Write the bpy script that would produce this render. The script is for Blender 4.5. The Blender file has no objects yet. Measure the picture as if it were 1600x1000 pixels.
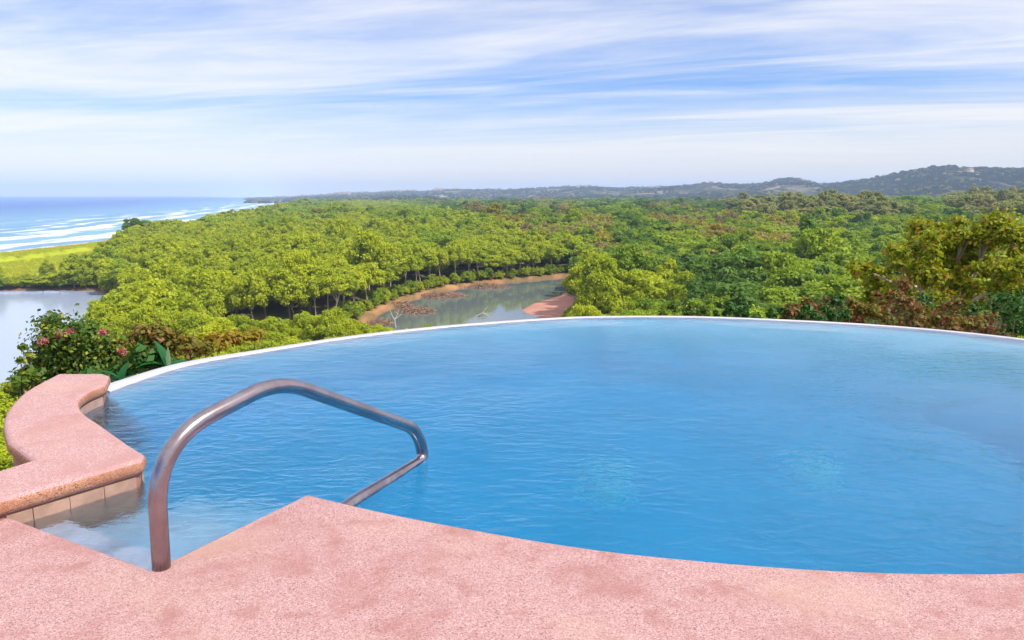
import bpy, bmesh, math, random
import numpy as np
from mathutils import Vector, Matrix
R = math.radians
random.seed(7); rng = np.random.default_rng(7)
scene = bpy.context.scene
COL = scene.collection

# ------------------------------------------------------------------ camera
CAM_H = 1.4                                  # eye above the deck (deck top is z = 0)
FPX, HOR = 1156.0, 304.0                     # focal length and horizon row of the 1600 x 1000 photograph
PITCH = math.atan((500 - HOR) / FPX)
cam = bpy.data.cameras.new('camera'); cam.sensor_width = 36; cam.lens = 36 * FPX / 1600
cam.clip_start = 0.05; cam.clip_end = 90000
camo = bpy.data.objects.new('camera', cam); COL.objects.link(camo)
camo.location = (0, 0, CAM_H); camo.rotation_euler = (math.pi / 2 - PITCH, 0, 0)
scene.camera = camo

# ------------------------------------------------------------------ sun, sky, exposure
SUN_AZ, SUN_EL = R(116), R(50)                # azimuth clockwise from the view direction (+Y)
SUNV = Vector((math.sin(SUN_AZ) * math.cos(SUN_EL), math.cos(SUN_AZ) * math.cos(SUN_EL), math.sin(SUN_EL)))
sun = bpy.data.lights.new('sun', 'SUN'); sun.energy = 4.2; sun.angle = R(2.0); sun.color = (1.0, 0.93, 0.82)
suno = bpy.data.objects.new('sun', sun); COL.objects.link(suno)
suno.rotation_euler = (-SUNV).to_track_quat('-Z', 'Y').to_euler()

scene.view_settings.view_transform = 'Standard'; scene.view_settings.look = 'None'
scene.view_settings.exposure = 0.20; scene.view_settings.gamma = 1.0
scene.cycles.use_denoising = True
scene.cycles.max_bounces = 8; scene.cycles.transparent_max_bounces = 16
scene.cycles.volume_bounces = 1
scene.cycles.use_adaptive_sampling = True; scene.cycles.adaptive_threshold = 0.02
scene.cycles.sample_clamp_indirect = 6


class N:
    """small node-tree writer"""
    def __init__(s, tree): s.t = tree; s.t.nodes.clear()
    def n(s, typ, **kw):
        nd = s.t.nodes.new(typ)
        for k, v in kw.items():
            if k.startswith('i_'):
                key = k[2:]; key = int(key) if key.isdigit() else key.replace('_', ' ')
                sock = nd.inputs[key]
                if hasattr(v, 'is_output') or isinstance(v, bpy.types.NodeSocket): s.t.links.new(v, sock)
                else: sock.default_value = v
            else: setattr(nd, k, v)
        return nd
    def math(s, op, a, b=None, c=None, clamp=False):
        nd = s.t.nodes.new('ShaderNodeMath'); nd.operation = op; nd.use_clamp = clamp
        for i, v in enumerate((a, b, c)):
            if v is None: continue
            if isinstance(v, bpy.types.NodeSocket): s.t.links.new(v, nd.inputs[i])
            else: nd.inputs[i].default_value = v
        return nd.outputs[0]
    def vmath(s, op, a, b=None):
        nd = s.t.nodes.new('ShaderNodeVectorMath'); nd.operation = op
        for i, v in enumerate((a, b)):
            if v is None: continue
            if isinstance(v, bpy.types.NodeSocket): s.t.links.new(v, nd.inputs[i])
            else: nd.inputs[i].default_value = v
        return nd
    def mix(s, f, a, b, blend='MIX'):
        nd = s.t.nodes.new('ShaderNodeMix'); nd.data_type = 'RGBA'; nd.blend_type = blend
        for sock, v in ((nd.inputs[0], f), (nd.inputs[6], a), (nd.inputs[7], b)):
            if isinstance(v, bpy.types.NodeSocket): s.t.links.new(v, sock)
            elif isinstance(v, (tuple, list)): sock.default_value = (*v[:3], 1)
            else: sock.default_value = v
        return nd.outputs[2]
    def ramp(s, f, stops, interp='LINEAR'):
        nd = s.t.nodes.new('ShaderNodeValToRGB'); nd.color_ramp.interpolation = interp
        el = nd.color_ramp.elements
        while len(el) > 1: el.remove(el[0])
        el[0].position = stops[0][0]; c = stops[0][1]; el[0].color = (*c, 1) if not isinstance(c, (int, float)) else (c, c, c, 1)
        for p, c in stops[1:]:
            e = el.new(p); e.color = (*c, 1) if not isinstance(c, (int, float)) else (c, c, c, 1)
        s.t.links.new(f, nd.inputs[0]); return nd.outputs[0]
    def smooth(s, v, a, b):
        nd = s.t.nodes.new('ShaderNodeMapRange'); nd.interpolation_type = 'SMOOTHSTEP'
        s.t.links.new(v, nd.inputs[0]); nd.inputs[1].default_value = a; nd.inputs[2].default_value = b
        return nd.outputs[0]
    def noise(s, vec, scale, detail=4, rough=0.5, dist=0.0):
        return s.n('ShaderNodeTexNoise', i_Vector=vec, i_Scale=scale, i_Detail=detail, i_Roughness=rough, i_Distortion=dist).outputs[0]
    def link(s, a, b): s.t.links.new(a, b)


world = bpy.data.worlds.new('World'); scene.world = world; world.use_nodes = True
w = N(world.node_tree)
sky = w.n('ShaderNodeTexSky', sky_type='NISHITA', sun_disc=False, sun_elevation=SUN_EL, sun_rotation=SUN_AZ,
          altitude=30, air_density=1.0, dust_density=0.6, ozone_density=2.2)
dirv = w.n('ShaderNodeTexCoord').outputs['Generated']
sep = w.n('ShaderNodeSeparateXYZ', i_Vector=dirv)
el = w.math('MAXIMUM', sep.outputs[2], 0.0)
den = w.math('ADD', el, 0.045)
px_ = w.math('DIVIDE', sep.outputs[0], den); py_ = w.math('DIVIDE', sep.outputs[1], den)
def skyvec(sx, sy, ox, oy, shear=0.0):
    a = w.math('MULTIPLY_ADD', px_, sx, ox); b = w.math('MULTIPLY_ADD', py_, sy, oy)
    if shear: b = w.math('MULTIPLY_ADD', px_, shear, b)
    return w.n('ShaderNodeCombineXYZ', i_X=a, i_Y=b, i_Z=0.0).outputs[0]
n1 = w.noise(skyvec(0.085, 0.30, 5.5, 13.9, 0.02), 1.0, 5, 0.55, 0.6)         # broad veils
n2 = w.noise(skyvec(0.30, 0.85, 9.9, 17.2, 0.26), 1.0, 7, 0.62, 0.9)          # streaks
n3 = w.noise(skyvec(0.8, 2.2, 1.3, 9.2, 0.5), 1.0, 6, 0.65, 0.5)            # fine fibres
cl = w.math('MULTIPLY_ADD', n2, 0.55, w.math('MULTIPLY', n1, 1.0))
cl = w.math('MULTIPLY_ADD', n3, 0.14, cl)
sdot = w.vmath('DOT_PRODUCT', dirv, tuple(SUNV)).outputs['Value']
glow = w.smooth(sdot, 0.0, 1.0)
cl = w.math('MULTIPLY_ADD', glow, 0.30, cl)                                   # the veil looks thicker towards the sun
cmask = w.smooth(cl, 0.66, 1.04)
hz = w.smooth(el, 0.135, 0.02)
cmask = w.math('MULTIPLY', cmask, 0.9)
skyc = w.mix(1.0, sky.outputs[0], (0.66, 0.90, 1.36), 'MULTIPLY')
skyc = w.mix(1.0, skyc, (0.115, 0.115, 0.115), 'MULTIPLY')
cloudc = w.mix(glow, (0.91, 0.90, 0.915), (0.98, 0.92, 0.92))
tot = w.mix(cmask, skyc, cloudc)
tot = w.mix(w.math('MULTIPLY', hz, 0.95), tot, (0.95, 0.925, 0.905))
bg = w.n('ShaderNodeBackground', i_Color=tot, i_Strength=1.0)
w.link(bg.outputs[0], w.n('ShaderNodeOutputWorld').inputs[0])


# ------------------------------------------------------------------ helpers
def at(px, py, z):
    """point on the level z seen at pixel (px, py) of the photograph"""
    u, v = px - 800, py - 500
    y = FPX * math.cos(PITCH) - v * math.sin(PITCH); zz = -FPX * math.sin(PITCH) - v * math.cos(PITCH)
    t = (z - CAM_H) / zz
    return (u * t, y * t)
def proj(x, y, z):
    z = z - CAM_H
    d = y * math.cos(PITCH) - z * math.sin(PITCH); up = y * math.sin(PITCH) + z * math.cos(PITCH)
    return 800 + FPX * x / d, 500 - FPX * up / d
def tag(o, label=None, cat=None, group=None, kind=None):
    for k, v in (('label', label), ('category', cat), ('group', group), ('kind', kind)):
        if v: o[k] = v
    return o
def empty(name, loc=(0, 0, 0), rz=0.0):
    o = bpy.data.objects.new(name, None); COL.objects.link(o); o.location = loc; o.rotation_euler = (0, 0, rz)
    o.empty_display_size = 0.2
    return o
def link_mesh(name, me, mat=None, parent=None, smooth=False):
    if mat is not None:
        for m in (mat if isinstance(mat, (list, tuple)) else [mat]): me.materials.append(m)
    if smooth: me.shade_smooth()
    o = bpy.data.objects.new(name, me); COL.objects.link(o)
    if parent: o.parent = parent
    return o
def from_bm(name, bm, mat=None, parent=None, smooth=False):
    me = bpy.data.meshes.new(name); bmesh.ops.recalc_face_normals(bm, faces=bm.faces); bm.to_mesh(me); bm.free()
    return link_mesh(name, me, mat, parent, smooth)
def quads_mesh(name, V, F, mat_idx=None, rand=None):
    """fast mesh from a vertex array and a quad array, with a per-face random attribute"""
    me = bpy.data.meshes.new(name)
    V = np.asarray(V, np.float32); F = np.asarray(F, np.int32)
    me.vertices.add(len(V)); me.vertices.foreach_set('co', V.ravel())
    me.loops.add(F.size); me.loops.foreach_set('vertex_index', F.ravel())
    me.polygons.add(len(F)); me.polygons.foreach_set('loop_start', np.arange(0, F.size, F.shape[1], dtype=np.int32))
    if mat_idx is not None: me.polygons.foreach_set('material_index', np.asarray(mat_idx, np.int32))
    me.update(calc_edges=True)
    if rand is not None:
        a = me.attributes.new('leaf_rand', 'FLOAT', 'FACE'); a.data.foreach_set('value', np.asarray(rand, np.float32))
    return me
def prism(bm, poly, z0, z1):
    lo = [bm.verts.new((p[0], p[1], z0)) for p in poly]; hi = [bm.verts.new((p[0], p[1], z1)) for p in poly]
    n = len(poly); t = bm.faces.new(hi); b = bm.faces.new(lo[::-1])
    for i in range(n): bm.faces.new((lo[i], lo[(i + 1) % n], hi[(i + 1) % n], hi[i]))
    return t, b, hi, lo
def tube(bm, pts, radii, seg=8, cap=True):
    rings = []; pts = [Vector(p) for p in pts]; prev = None
    for i, p in enumerate(pts):
        d = (pts[min(i + 1, len(pts) - 1)] - pts[max(i - 1, 0)]).normalized()
        if prev is None:
            a = d.cross(Vector((0.3, 0.9, 0.2)) if abs(d.y) < 0.9 else Vector((1, 0, 0))).normalized()
        else: a = (prev - d * prev.dot(d)).normalized()
        prev = a; b = d.cross(a); r = radii[i] if hasattr(radii, '__len__') else radii
        rings.append([bm.verts.new(p + (a * math.cos(2 * math.pi * k / seg) + b * math.sin(2 * math.pi * k / seg)) * r) for k in range(seg)])
    for i in range(len(rings) - 1):
        for k in range(seg):
            bm.faces.new((rings[i][k], rings[i][(k + 1) % seg], rings[i + 1][(k + 1) % seg], rings[i + 1][k]))
    if cap and seg > 2:
        bm.faces.new(rings[0][::-1]); bm.faces.new(rings[-1])
def spline(P, n=12, closed=False):
    """Catmull-Rom through the points"""
    P = [Vector((*p, 0)) if len(p) == 2 else Vector(p) for p in P]; out = []
    m = len(P)
    for i in range(m if closed else m - 1):
        a, b, c, d = (P[(i - 1) % m], P[i], P[(i + 1) % m], P[(i + 2) % m]) if closed else (P[max(i - 1, 0)], P[i], P[i + 1], P[min(i + 2, m - 1)])
        for k in range(n):
            t = k / n
            out.append(0.5 * ((2 * b) + (c - a) * t + (2 * a - 5 * b + 4 * c - d) * t * t + (-a + 3 * b - 3 * c + d) * t ** 3))
    if not closed: out.append(P[-1])
    return out
def lattice(ix, iy, seed):
    h = (ix.astype(np.int64) * 374761393 + iy.astype(np.int64) * 668265263 + seed * 2147483647 % 1000003) & 0xffffffff
    h = ((h ^ (h >> 13)) * 1274126177) & 0xffffffff
    return ((h ^ (h >> 16)) & 0xffff) / 65535.0
def vnoise(x, y, seed=0):
    ix, iy = np.floor(x), np.floor(y); fx, fy = x - ix, y - iy
    fx = fx * fx * (3 - 2 * fx); fy = fy * fy * (3 - 2 * fy)
    a = lattice(ix, iy, seed); b = lattice(ix + 1, iy, seed); c = lattice(ix, iy + 1, seed); d = lattice(ix + 1, iy + 1, seed)
    return (a * (1 - fx) + b * fx) * (1 - fy) + (c * (1 - fx) + d * fx) * fy
def fbm(x, y, seed=0, octv=4, gain=0.5):
    s, a, t = 0.0, 1.0, 0.0
    for i in range(octv): s = s + a * vnoise(x * 2 ** i, y * 2 ** i, seed + i * 17); t += a; a *= gain
    return s / t
def sstep(v, a, b): t = np.clip((v - a) / (b - a), 0, 1); return t * t * (3 - 2 * t)
def poly_sd(x, y, P):
    """signed distance to a polygon, negative inside"""
    x = np.asarray(x, float); y = np.asarray(y, float)
    d = np.full(x.shape, 1e18); ins = np.zeros(x.shape, bool)
    for i in range(len(P)):
        ax, ay = P[i]; bx, by = P[(i + 1) % len(P)]
        ex, ey = bx - ax, by - ay; wx, wy = x - ax, y - ay
        t = np.clip((wx * ex + wy * ey) / (ex * ex + ey * ey + 1e-12), 0, 1)
        d = np.minimum(d, (wx - ex * t) ** 2 + (wy - ey * t) ** 2)
        c = (ay > y) != (by > y)
        with np.errstate(divide='ignore', invalid='ignore'):
            ins ^= c & (x < (bx - ax) * (y - ay) / (by - ay if by != ay else 1e-12) + ax)
    d = np.sqrt(d); return np.where(ins, -d, d)


# ------------------------------------------------------------------ materials
def new_mat(name):
    m = bpy.data.materials.new(name); m.use_nodes = True; return m, N(m.node_tree)
def out(g, shader, vol=None, disp=None):
    o = g.n('ShaderNodeOutputMaterial'); 
    if shader is not None: g.link(shader, o.inputs[0])
    if vol is not None: g.link(vol, o.inputs[1])
def bumpn(g, h, strength, dist): return g.n('ShaderNodeBump', i_Height=h, i_Strength=strength, i_Distance=dist).outputs[0]

def mat_aggregate(name, base, dark, light, stain, speck=1.0):
    m, g = new_mat(name); P = g.n('ShaderNodeTexCoord').outputs['Object']
    grain = g.n('ShaderNodeTexVoronoi', i_Vector=P, i_Scale=260.0 * speck)
    gr = g.n('ShaderNodeSeparateColor', i_Color=grain.outputs['Color']).outputs[0]
    c = g.ramp(gr, [(0.0, dark), (0.22, base), (0.6, base), (0.9, light), (1.0, light)])
    fine = g.noise(P, 260, 3, 0.6)
    c = g.mix(g.smooth(fine, 0.52, 0.75), c, tuple(v * 0.62 for v in base))
    blotch = g.noise(P, 2.3, 6, 0.62, 0.4)
    c = g.mix(g.math('MULTIPLY', g.smooth(blotch, 0.47, 0.66), 0.6), c, stain)
    b2 = g.noise(P, 7.5, 5, 0.6)
    c = g.mix(g.math('MULTIPLY', g.smooth(b2, 0.52, 0.70), 0.6), c, stain)
    b3 = g.noise(P, 1.3, 5, 0.55)
    c = g.mix(g.math('MULTIPLY', g.smooth(b3, 0.5, 0.72), 0.45), c, (0.56, 0.38, 0.30))
    h = g.math('MULTIPLY_ADD', grain.outputs['Distance'], -1.0, g.math('MULTIPLY', fine, 0.6))
    b = g.n('ShaderNodeBsdfPrincipled', i_Base_Color=c, i_Roughness=0.78, i_Normal=bumpn(g, h, 0.55, 0.004))
    b.inputs['Specular IOR Level'].default_value = 0.3
    out(g, b.outputs[0]); return m
M_DECK = mat_aggregate('pink_aggregate', (0.48, 0.272, 0.272), (0.19, 0.085, 0.085), (0.61, 0.43, 0.44), (0.36, 0.16, 0.145))
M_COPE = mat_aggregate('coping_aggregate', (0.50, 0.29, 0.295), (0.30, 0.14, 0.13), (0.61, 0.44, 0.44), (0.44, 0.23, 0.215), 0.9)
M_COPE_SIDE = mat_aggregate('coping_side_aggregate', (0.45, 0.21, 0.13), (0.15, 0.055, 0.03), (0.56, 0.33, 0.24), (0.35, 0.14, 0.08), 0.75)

def mat_plain(name, col, rough=0.7, var=0.25, scale=6.0, bump=0.2, metallic=0.0, col2=None):
    m, g = new_mat(name); P = g.n('ShaderNodeTexCoord').outputs['Object']
    n = g.noise(P, scale, 6, 0.6); n2 = g.noise(P, scale * 9, 3, 0.6)
    c2 = col2 or tuple(v * (1 - var) for v in col)
    c = g.mix(g.smooth(n, 0.35, 0.7), col, c2)
    b = g.n('ShaderNodeBsdfPrincipled', i_Base_Color=c, i_Roughness=rough, i_Metallic=metallic, i_Normal=bumpn(g, n2, bump, 0.01))
    out(g, b.outputs[0]); return m
M_TILE = mat_plain('sand_tile', (0.47, 0.29, 0.22), 0.35, 0.3, 9)
M_GROUT = mat_plain('tile_grout', (0.30, 0.22, 0.19), 0.8)
M_WALL = mat_plain('stucco_brown', (0.42, 0.20, 0.14), 0.85, 0.3, 3, 0.4)
M_RIM = mat_plain('white_rim', (0.60, 0.58, 0.66), 0.3, 0.12, 5, 0.1)
M_BASIN = mat_plain('blue_plaster', (0.20, 0.56, 0.77), 0.6, 0.10, 1.4, 0.2)
M_BWALL = mat_plain('pool_wall_lightened', (0.55, 0.66, 0.80), 0.4, 0.12, 3.0, 0.1)  # wall colour raised to stand in for sky reflected along the far rim
M_STEP = mat_plain('step_plaster', (0.74, 0.74, 0.96), 0.6, 0.25, 14.0, 0.3)
M_DRAIN = mat_plain('drain_plastic', (0.85, 0.92, 0.92), 0.4, 0.1)
M_TERR = mat_plain('terrace_stone', (0.55, 0.36, 0.32), 0.8, 0.4, 4)

def mat_steel():
    m, g = new_mat('brushed_steel'); P = g.n('ShaderNodeTexCoord').outputs['Object']
    n = g.noise(P, 7, 5, 0.6); sp = g.noise(P, 46, 4, 0.7)
    c = g.mix(g.smooth(n, 0.35, 0.7), (0.43, 0.38, 0.41), (0.31, 0.26, 0.29))
    c = g.mix(g.math('MULTIPLY', g.smooth(sp, 0.60, 0.72), 0.55), c, (0.20, 0.10, 0.07))
    rgh = g.math('MULTIPLY_ADD', n, 0.22, 0.12)
    b = g.n('ShaderNodeBsdfPrincipled', i_Base_Color=c, i_Metallic=1.0, i_Roughness=rgh, i_Normal=bumpn(g, sp, 0.08, 0.002))
    out(g, b.outputs[0]); return m
M_STEEL = mat_steel()

def mat_pool_water():
    m, g = new_mat('pool_water'); P = g.n('ShaderNodeTexCoord').outputs['Object']
    mp = g.n('ShaderNodeMapping', i_Vector=P); mp.inputs['Scale'].default_value = (1.0, 1.9, 1.0); mp.inputs['Rotation'].default_value = (0, 0, R(14))
    a = g.noise(mp.outputs[0], 7.0, 3, 0.5, 0.6); b = g.noise(mp.outputs[0], 24.0, 3, 0.55, 0.4); c = g.noise(P, 1.6, 2, 0.5)
    patch = g.smooth(g.noise(P, 0.75, 3, 0.5), 0.34, 0.66)
    h = g.math('MULTIPLY_ADD', b, 0.30, a); h = g.math('MULTIPLY', h, g.math('MULTIPLY_ADD', patch, 0.75, 0.25)); h = g.math('ADD', h, c)
    nrm = bumpn(g, h, 0.55, 0.034)
    mx = g.n('ShaderNodeBsdfGlass', i_Color=(1, 1, 1, 1), i_Roughness=0.0, i_IOR=1.333, i_Normal=nrm)
    va = g.n('ShaderNodeVolumeAbsorption', i_Color=(0.01, 0.82, 0.95, 1), i_Density=0.85)
    out(g, mx.outputs[0], va.outputs[0]); return m
def mat_pool_under():
    m, g = new_mat('pool_water_sides')
    tr = g.n('ShaderNodeBsdfTransparent', i_Color=(1, 1, 1, 1))
    va = g.n('ShaderNodeVolumeAbsorption', i_Color=(0.01, 0.82, 0.95, 1), i_Density=0.85)
    out(g, tr.outputs[0], va.outputs[0]); return m
M_PWATER, M_PUNDER = mat_pool_water(), mat_pool_under()

def mat_still_water(name, col, s=0.35, rough=0.06, dist=0.05):
    m, g = new_mat(name); P = g.n('ShaderNodeTexCoord').outputs['Object']
    a = g.noise(P, s, 4, 0.55, 0.3); b = g.noise(P, s * 6, 3, 0.5)
    h = g.math('MULTIPLY_ADD', b, 0.3, a)
    br = g.n('ShaderNodeBsdfPrincipled', i_Base_Color=(*col, 1), i_Roughness=rough, i_IOR=1.33, i_Normal=bumpn(g, h, 0.25, dist))
    out(g, br.outputs[0]); return m
M_LAGOON = mat_still_water('lagoon_water', (0.36, 0.43, 0.62), 0.25, 0.12, 0.06)
M_RIVER = mat_still_water('river_water', (0.13, 0.16, 0.165), 0.35, 0.04, 0.05)

def mat_sea():
    m, g = new_mat('sea_water'); P = g.n('ShaderNodeTexCoord').outputs['Object']
    d = g.n('ShaderNodeAttribute', attribute_name='offshore').outputs['Fac']
    mp = g.n('ShaderNodeMapping', i_Vector=P); mp.inputs['Scale'].default_value = (1.0, 0.22, 1.0)
    wob = g.noise(mp.outputs[0], 0.020, 5, 0.6)
    ph = g.math('MULTIPLY_ADD', wob, 130.0, d)
    wave = g.math('SINE', g.math('MULTIPLY', ph, 2 * math.pi / 44.0))
    frag = g.noise(mp.outputs[0], 0.075, 6, 0.68)
    zone = g.math('MULTIPLY', g.smooth(d, 360.0, 20.0), 0.50)
    f = g.math('ADD', g.math('MULTIPLY', wave, 0.26), g.math('MULTIPLY', frag, 1.2)); f = g.math('ADD', f, zone)
    foam = g.math('MULTIPLY', g.smooth(f, 0.99, 1.38), 0.92)
    cap = g.smooth(g.noise(P, 0.035, 7, 0.72), 0.70, 0.76)
    foam = g.math('MAXIMUM', foam, g.math('MULTIPLY', cap, 0.5))
    deep = g.mix(g.smooth(d, 30.0, 700.0), (0.16, 0.36, 0.50), (0.006, 0.085, 0.36))
    sw = g.noise(mp.outputs[0], 0.012, 4, 0.6)
    deep = g.mix(g.math('MULTIPLY', g.smooth(sw, 0.42, 0.66), 0.5), deep, (0.05, 0.20, 0.42))
    c = g.mix(foam, deep, (0.84, 0.84, 0.87))
    h = g.noise(P, 0.12, 6, 0.62)
    br = g.n('ShaderNodeBsdfPrincipled', i_Base_Color=c, i_Roughness=g.math('MULTIPLY_ADD', foam, 0.5, 0.32), i_IOR=1.33, i_Normal=bumpn(g, h, 1.0, 2.2))
    out(g, br.outputs[0]); return m
M_SEA = mat_sea()

def mat_ground():
    m, g = new_mat('ground_cover'); P = g.n('ShaderNodeTexCoord').outputs['Object']
    c = g.n('ShaderNodeAttribute', attribute_name='cover').outputs['Color']
    n = g.noise(P, 0.12, 7, 0.68); n2 = g.noise(P, 1.3, 5, 0.65)
    v = g.math('MULTIPLY', g.math('MULTIPLY_ADD', n, 0.9, 0.55), g.math('MULTIPLY_ADD', n2, 0.7, 0.65))
    c = g.mix(1.0, c, g.n('ShaderNodeCombineColor', i_Red=v, i_Green=v, i_Blue=v).outputs[0], 'MULTIPLY')
    br = g.n('ShaderNodeBsdfPrincipled', i_Base_Color=c, i_Roughness=0.95, i_Normal=bumpn(g, n2, 0.6, 0.3))
    br.inputs['Specular IOR Level'].default_value = 0.1
    out(g, br.outputs[0]); return m
M_GROUND = mat_ground()
def mat_hill():
    m, g = new_mat('hill_cover'); P = g.n('ShaderNodeTexCoord').outputs['Object']
    n = g.noise(P, 0.006, 7, 0.7); n2 = g.noise(P, 0.03, 6, 0.7); n3 = g.noise(P, 0.0022, 4, 0.6)
    c = g.ramp(n, [(0.30, (0.012, 0.024, 0.018)), (0.47, (0.035, 0.050, 0.030)), (0.55, (0.16, 0.14, 0.09)), (0.62, (0.50, 0.41, 0.33))])
    c = g.mix(g.math('MULTIPLY', g.smooth(n2, 0.52, 0.72), 0.8), c, (0.02, 0.036, 0.02))
    c = g.mix(g.math('MULTIPLY', g.smooth(n3, 0.6, 0.72), 0.6), c, (0.30, 0.25, 0.18))
    br = g.n('ShaderNodeBsdfPrincipled', i_Base_Color=c, i_Roughness=0.95, i_Normal=bumpn(g, n2, 1.0, 18.0))
    br.inputs['Specular IOR Level'].default_value = 0.05
    out(g, br.outputs[0]); return m
M_HILL = mat_hill()

def mat_leaf(name, lo, hi, accent=None, amt=0.0, transl=0.35):
    """leaf colour runs from lo to hi by tree and by leaf; accent is a share of leaves of another colour"""
    m, g = new_mat(name)
    lr = g.n('ShaderNodeAttribute', attribute_name='leaf_rand').outputs['Fac']
    ob = g.n('ShaderNodeObjectInfo').outputs['Random']
    f = g.math('ADD', g.math('MULTIPLY', ob, 0.55), g.math('MULTIPLY', lr, 0.45))
    c = g.mix(f, lo, hi)
    if accent:
        k = g.math('GREATER_THAN', g.math('FRACT', g.math('MULTIPLY_ADD', lr, 7.31, ob)), 1.0 - amt)
        c = g.mix(k, c, accent)
    d = g.n('ShaderNodeBsdfPrincipled', i_Base_Color=c, i_Roughness=0.55); d.inputs['Specular IOR Level'].default_value = 0.25
    t = g.n('ShaderNodeBsdfTranslucent', i_Color=g.mix(1.0, c, (1.25, 1.15, 0.55), 'MULTIPLY'))
    mx = g.n('ShaderNodeMixShader', i_0=transl, i_1=d.outputs[0], i_2=t.outputs[0])
    out(g, mx.outputs[0]); return m
LEAF = {
    'mangrove': mat_leaf('mangrove_leaf', (0.25, 0.35, 0.012), (0.54, 0.60, 0.02)),
    'green':    mat_leaf('green_leaf', (0.14, 0.26, 0.016), (0.40, 0.52, 0.025)),
    'dark':     mat_leaf('dark_leaf', (0.065, 0.155, 0.024), (0.18, 0.31, 0.032)),
    'olive':    mat_leaf('olive_leaf', (0.24, 0.25, 0.03), (0.45, 0.37, 0.05)),
    'dry':      mat_leaf('dry_leaf', (0.24, 0.20, 0.09), (0.42, 0.35, 0.16)),
    'pale':     mat_leaf('pale_leaf', (0.22, 0.28, 0.08), (0.46, 0.46, 0.18)),
}
LEAF['hill'] = mat_leaf('hill_leaf', (0.016, 0.036, 0.022), (0.045, 0.075, 0.036), (0.20, 0.17, 0.11), 0.04, 0.15)
LEAF_YEL = mat_leaf('yellow_green_leaf', (0.18, 0.26, 0.014), (0.60, 0.57, 0.016), (0.40, 0.20, 0.03), 0.09)
LEAF_BOUG = mat_leaf('glossy_leaf', (0.035, 0.10, 0.018), (0.17, 0.27, 0.03), (0.34, 0.34, 0.03), 0.14, 0.25)
LEAF_RUST = mat_leaf('rust_leaf', (0.10, 0.045, 0.025), (0.34, 0.12, 0.06), (0.15, 0.19, 0.025), 0.42, 0.25)
LEAF_DEEP = mat_leaf('deep_green_leaf', (0.02, 0.085, 0.018), (0.06, 0.17, 0.03), (0.10, 0.14, 0.03), 0.08, 0.2)
LEAF_ORNG = mat_leaf('orange_olive_leaf', (0.12, 0.12, 0.02), (0.30, 0.25, 0.03), (0.32, 0.14, 0.06), 0.14, 0.25)
LEAF_BIG = mat_leaf('broad_leaf', (0.012, 0.11, 0.03), (0.03, 0.17, 0.04), transl=0.2)
LEAF_PALE = mat_leaf('pale_broad_leaf', (0.22, 0.36, 0.20), (0.30, 0.44, 0.28), transl=0.3)
PETAL = mat_leaf('pink_petal', (0.50, 0.14, 0.18), (0.62, 0.28, 0.30), transl=0.3)
M_BARK = mat_plain('grey_bark', (0.24, 0.19, 0.15), 0.9, 0.4, 5, 0.5)
M_BARKP = mat_plain('pale_bark', (0.50, 0.40, 0.34), 0.85, 0.35, 4, 0.4)
M_TWIG = mat_plain('dead_twig', (0.36, 0.22, 0.15), 0.9, 0.4, 2, 0.3)
M_DEAD = mat_plain('bleached_wood', (0.60, 0.54, 0.48), 0.85, 0.25, 3, 0.3)
M_HOUSE = mat_plain('white_render', (0.75, 0.70, 0.66), 0.8, 0.12, 0.3, 0.1)
M_ROOF = mat_plain('clay_roof', (0.42, 0.22, 0.16), 0.85, 0.2, 0.5, 0.2)

# ------------------------------------------------------------------ the pool terrace
WZ = -0.058                                   # pool water level
CT = 0.085                                    # top of the raised coping
A = at(237, 890, 0); C2 = at(480, 772, 0)
near_px = [(480, 772), (600, 800), (735, 826), (870, 849), (1000, 866), (1200, 884), (1370, 893), (1500, 895), (1600, 893)]
near = [at(x, y, 0) for x, y in near_px]
right = [(2.45, 2.66), (3.30, 2.98), (4.25, 3.62), (5.15, 4.65), (5.58, 5.85), (5.50, 6.75)]
far_px = [(1600, 531.5), (1450, 515.5), (1300, 505), (1100, 496.5), (950, 496), (850, 500), (700, 511.5), (560, 527), (420, 549), (300, 570), (215, 596), (172, 612)]
far = [at(x, y, WZ) for x, y in far_px]
inner_px = [(166, 600), (140, 611), (124, 625), (130, 642), (160, 663), (200, 691), (228, 708)]   # pool side of the coping top
inner = [at(x, y, CT) for x, y in inner_px]
near_s = spline(near + right[:2], 6); right_s = spline([near[-1]] + right + [far[0]], 8)
arc = [p for p in spline(near + right + far, 7)]
inner_s = spline(inner, 6)
F0 = Vector((*at(228, 727, 0.0), 0)); K = Vector((*at(13, 807, 0.0), 0))
dF = (K - F0).normalized()                    # direction of the straight coping front, towards the camera's left
ins = Vector((-dF.y, dF.x, 0))
if (Vector((*A, 0)) - K).dot(ins) < 0: ins = -ins
cen = Vector((0.5, 5.0, 0)); inner_b = []
for i, p in enumerate(inner_s):
    t = (inner_s[min(i + 1, len(inner_s) - 1)] - inner_s[max(i - 1, 0)]).normalized(); nn = Vector((t.y, -t.x, 0))
    if nn.dot(cen - p) < 0: nn = -nn
    inner_b.append(p - nn * 0.08)
pool_outline = [Vector((*A, 0))] + arc + [Vector((*at(150, 622, WZ), 0))] + inner_b[8:-2] + [F0 + dF * 0.08 - ins * 0.08, K - ins * 0.08]

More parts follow.
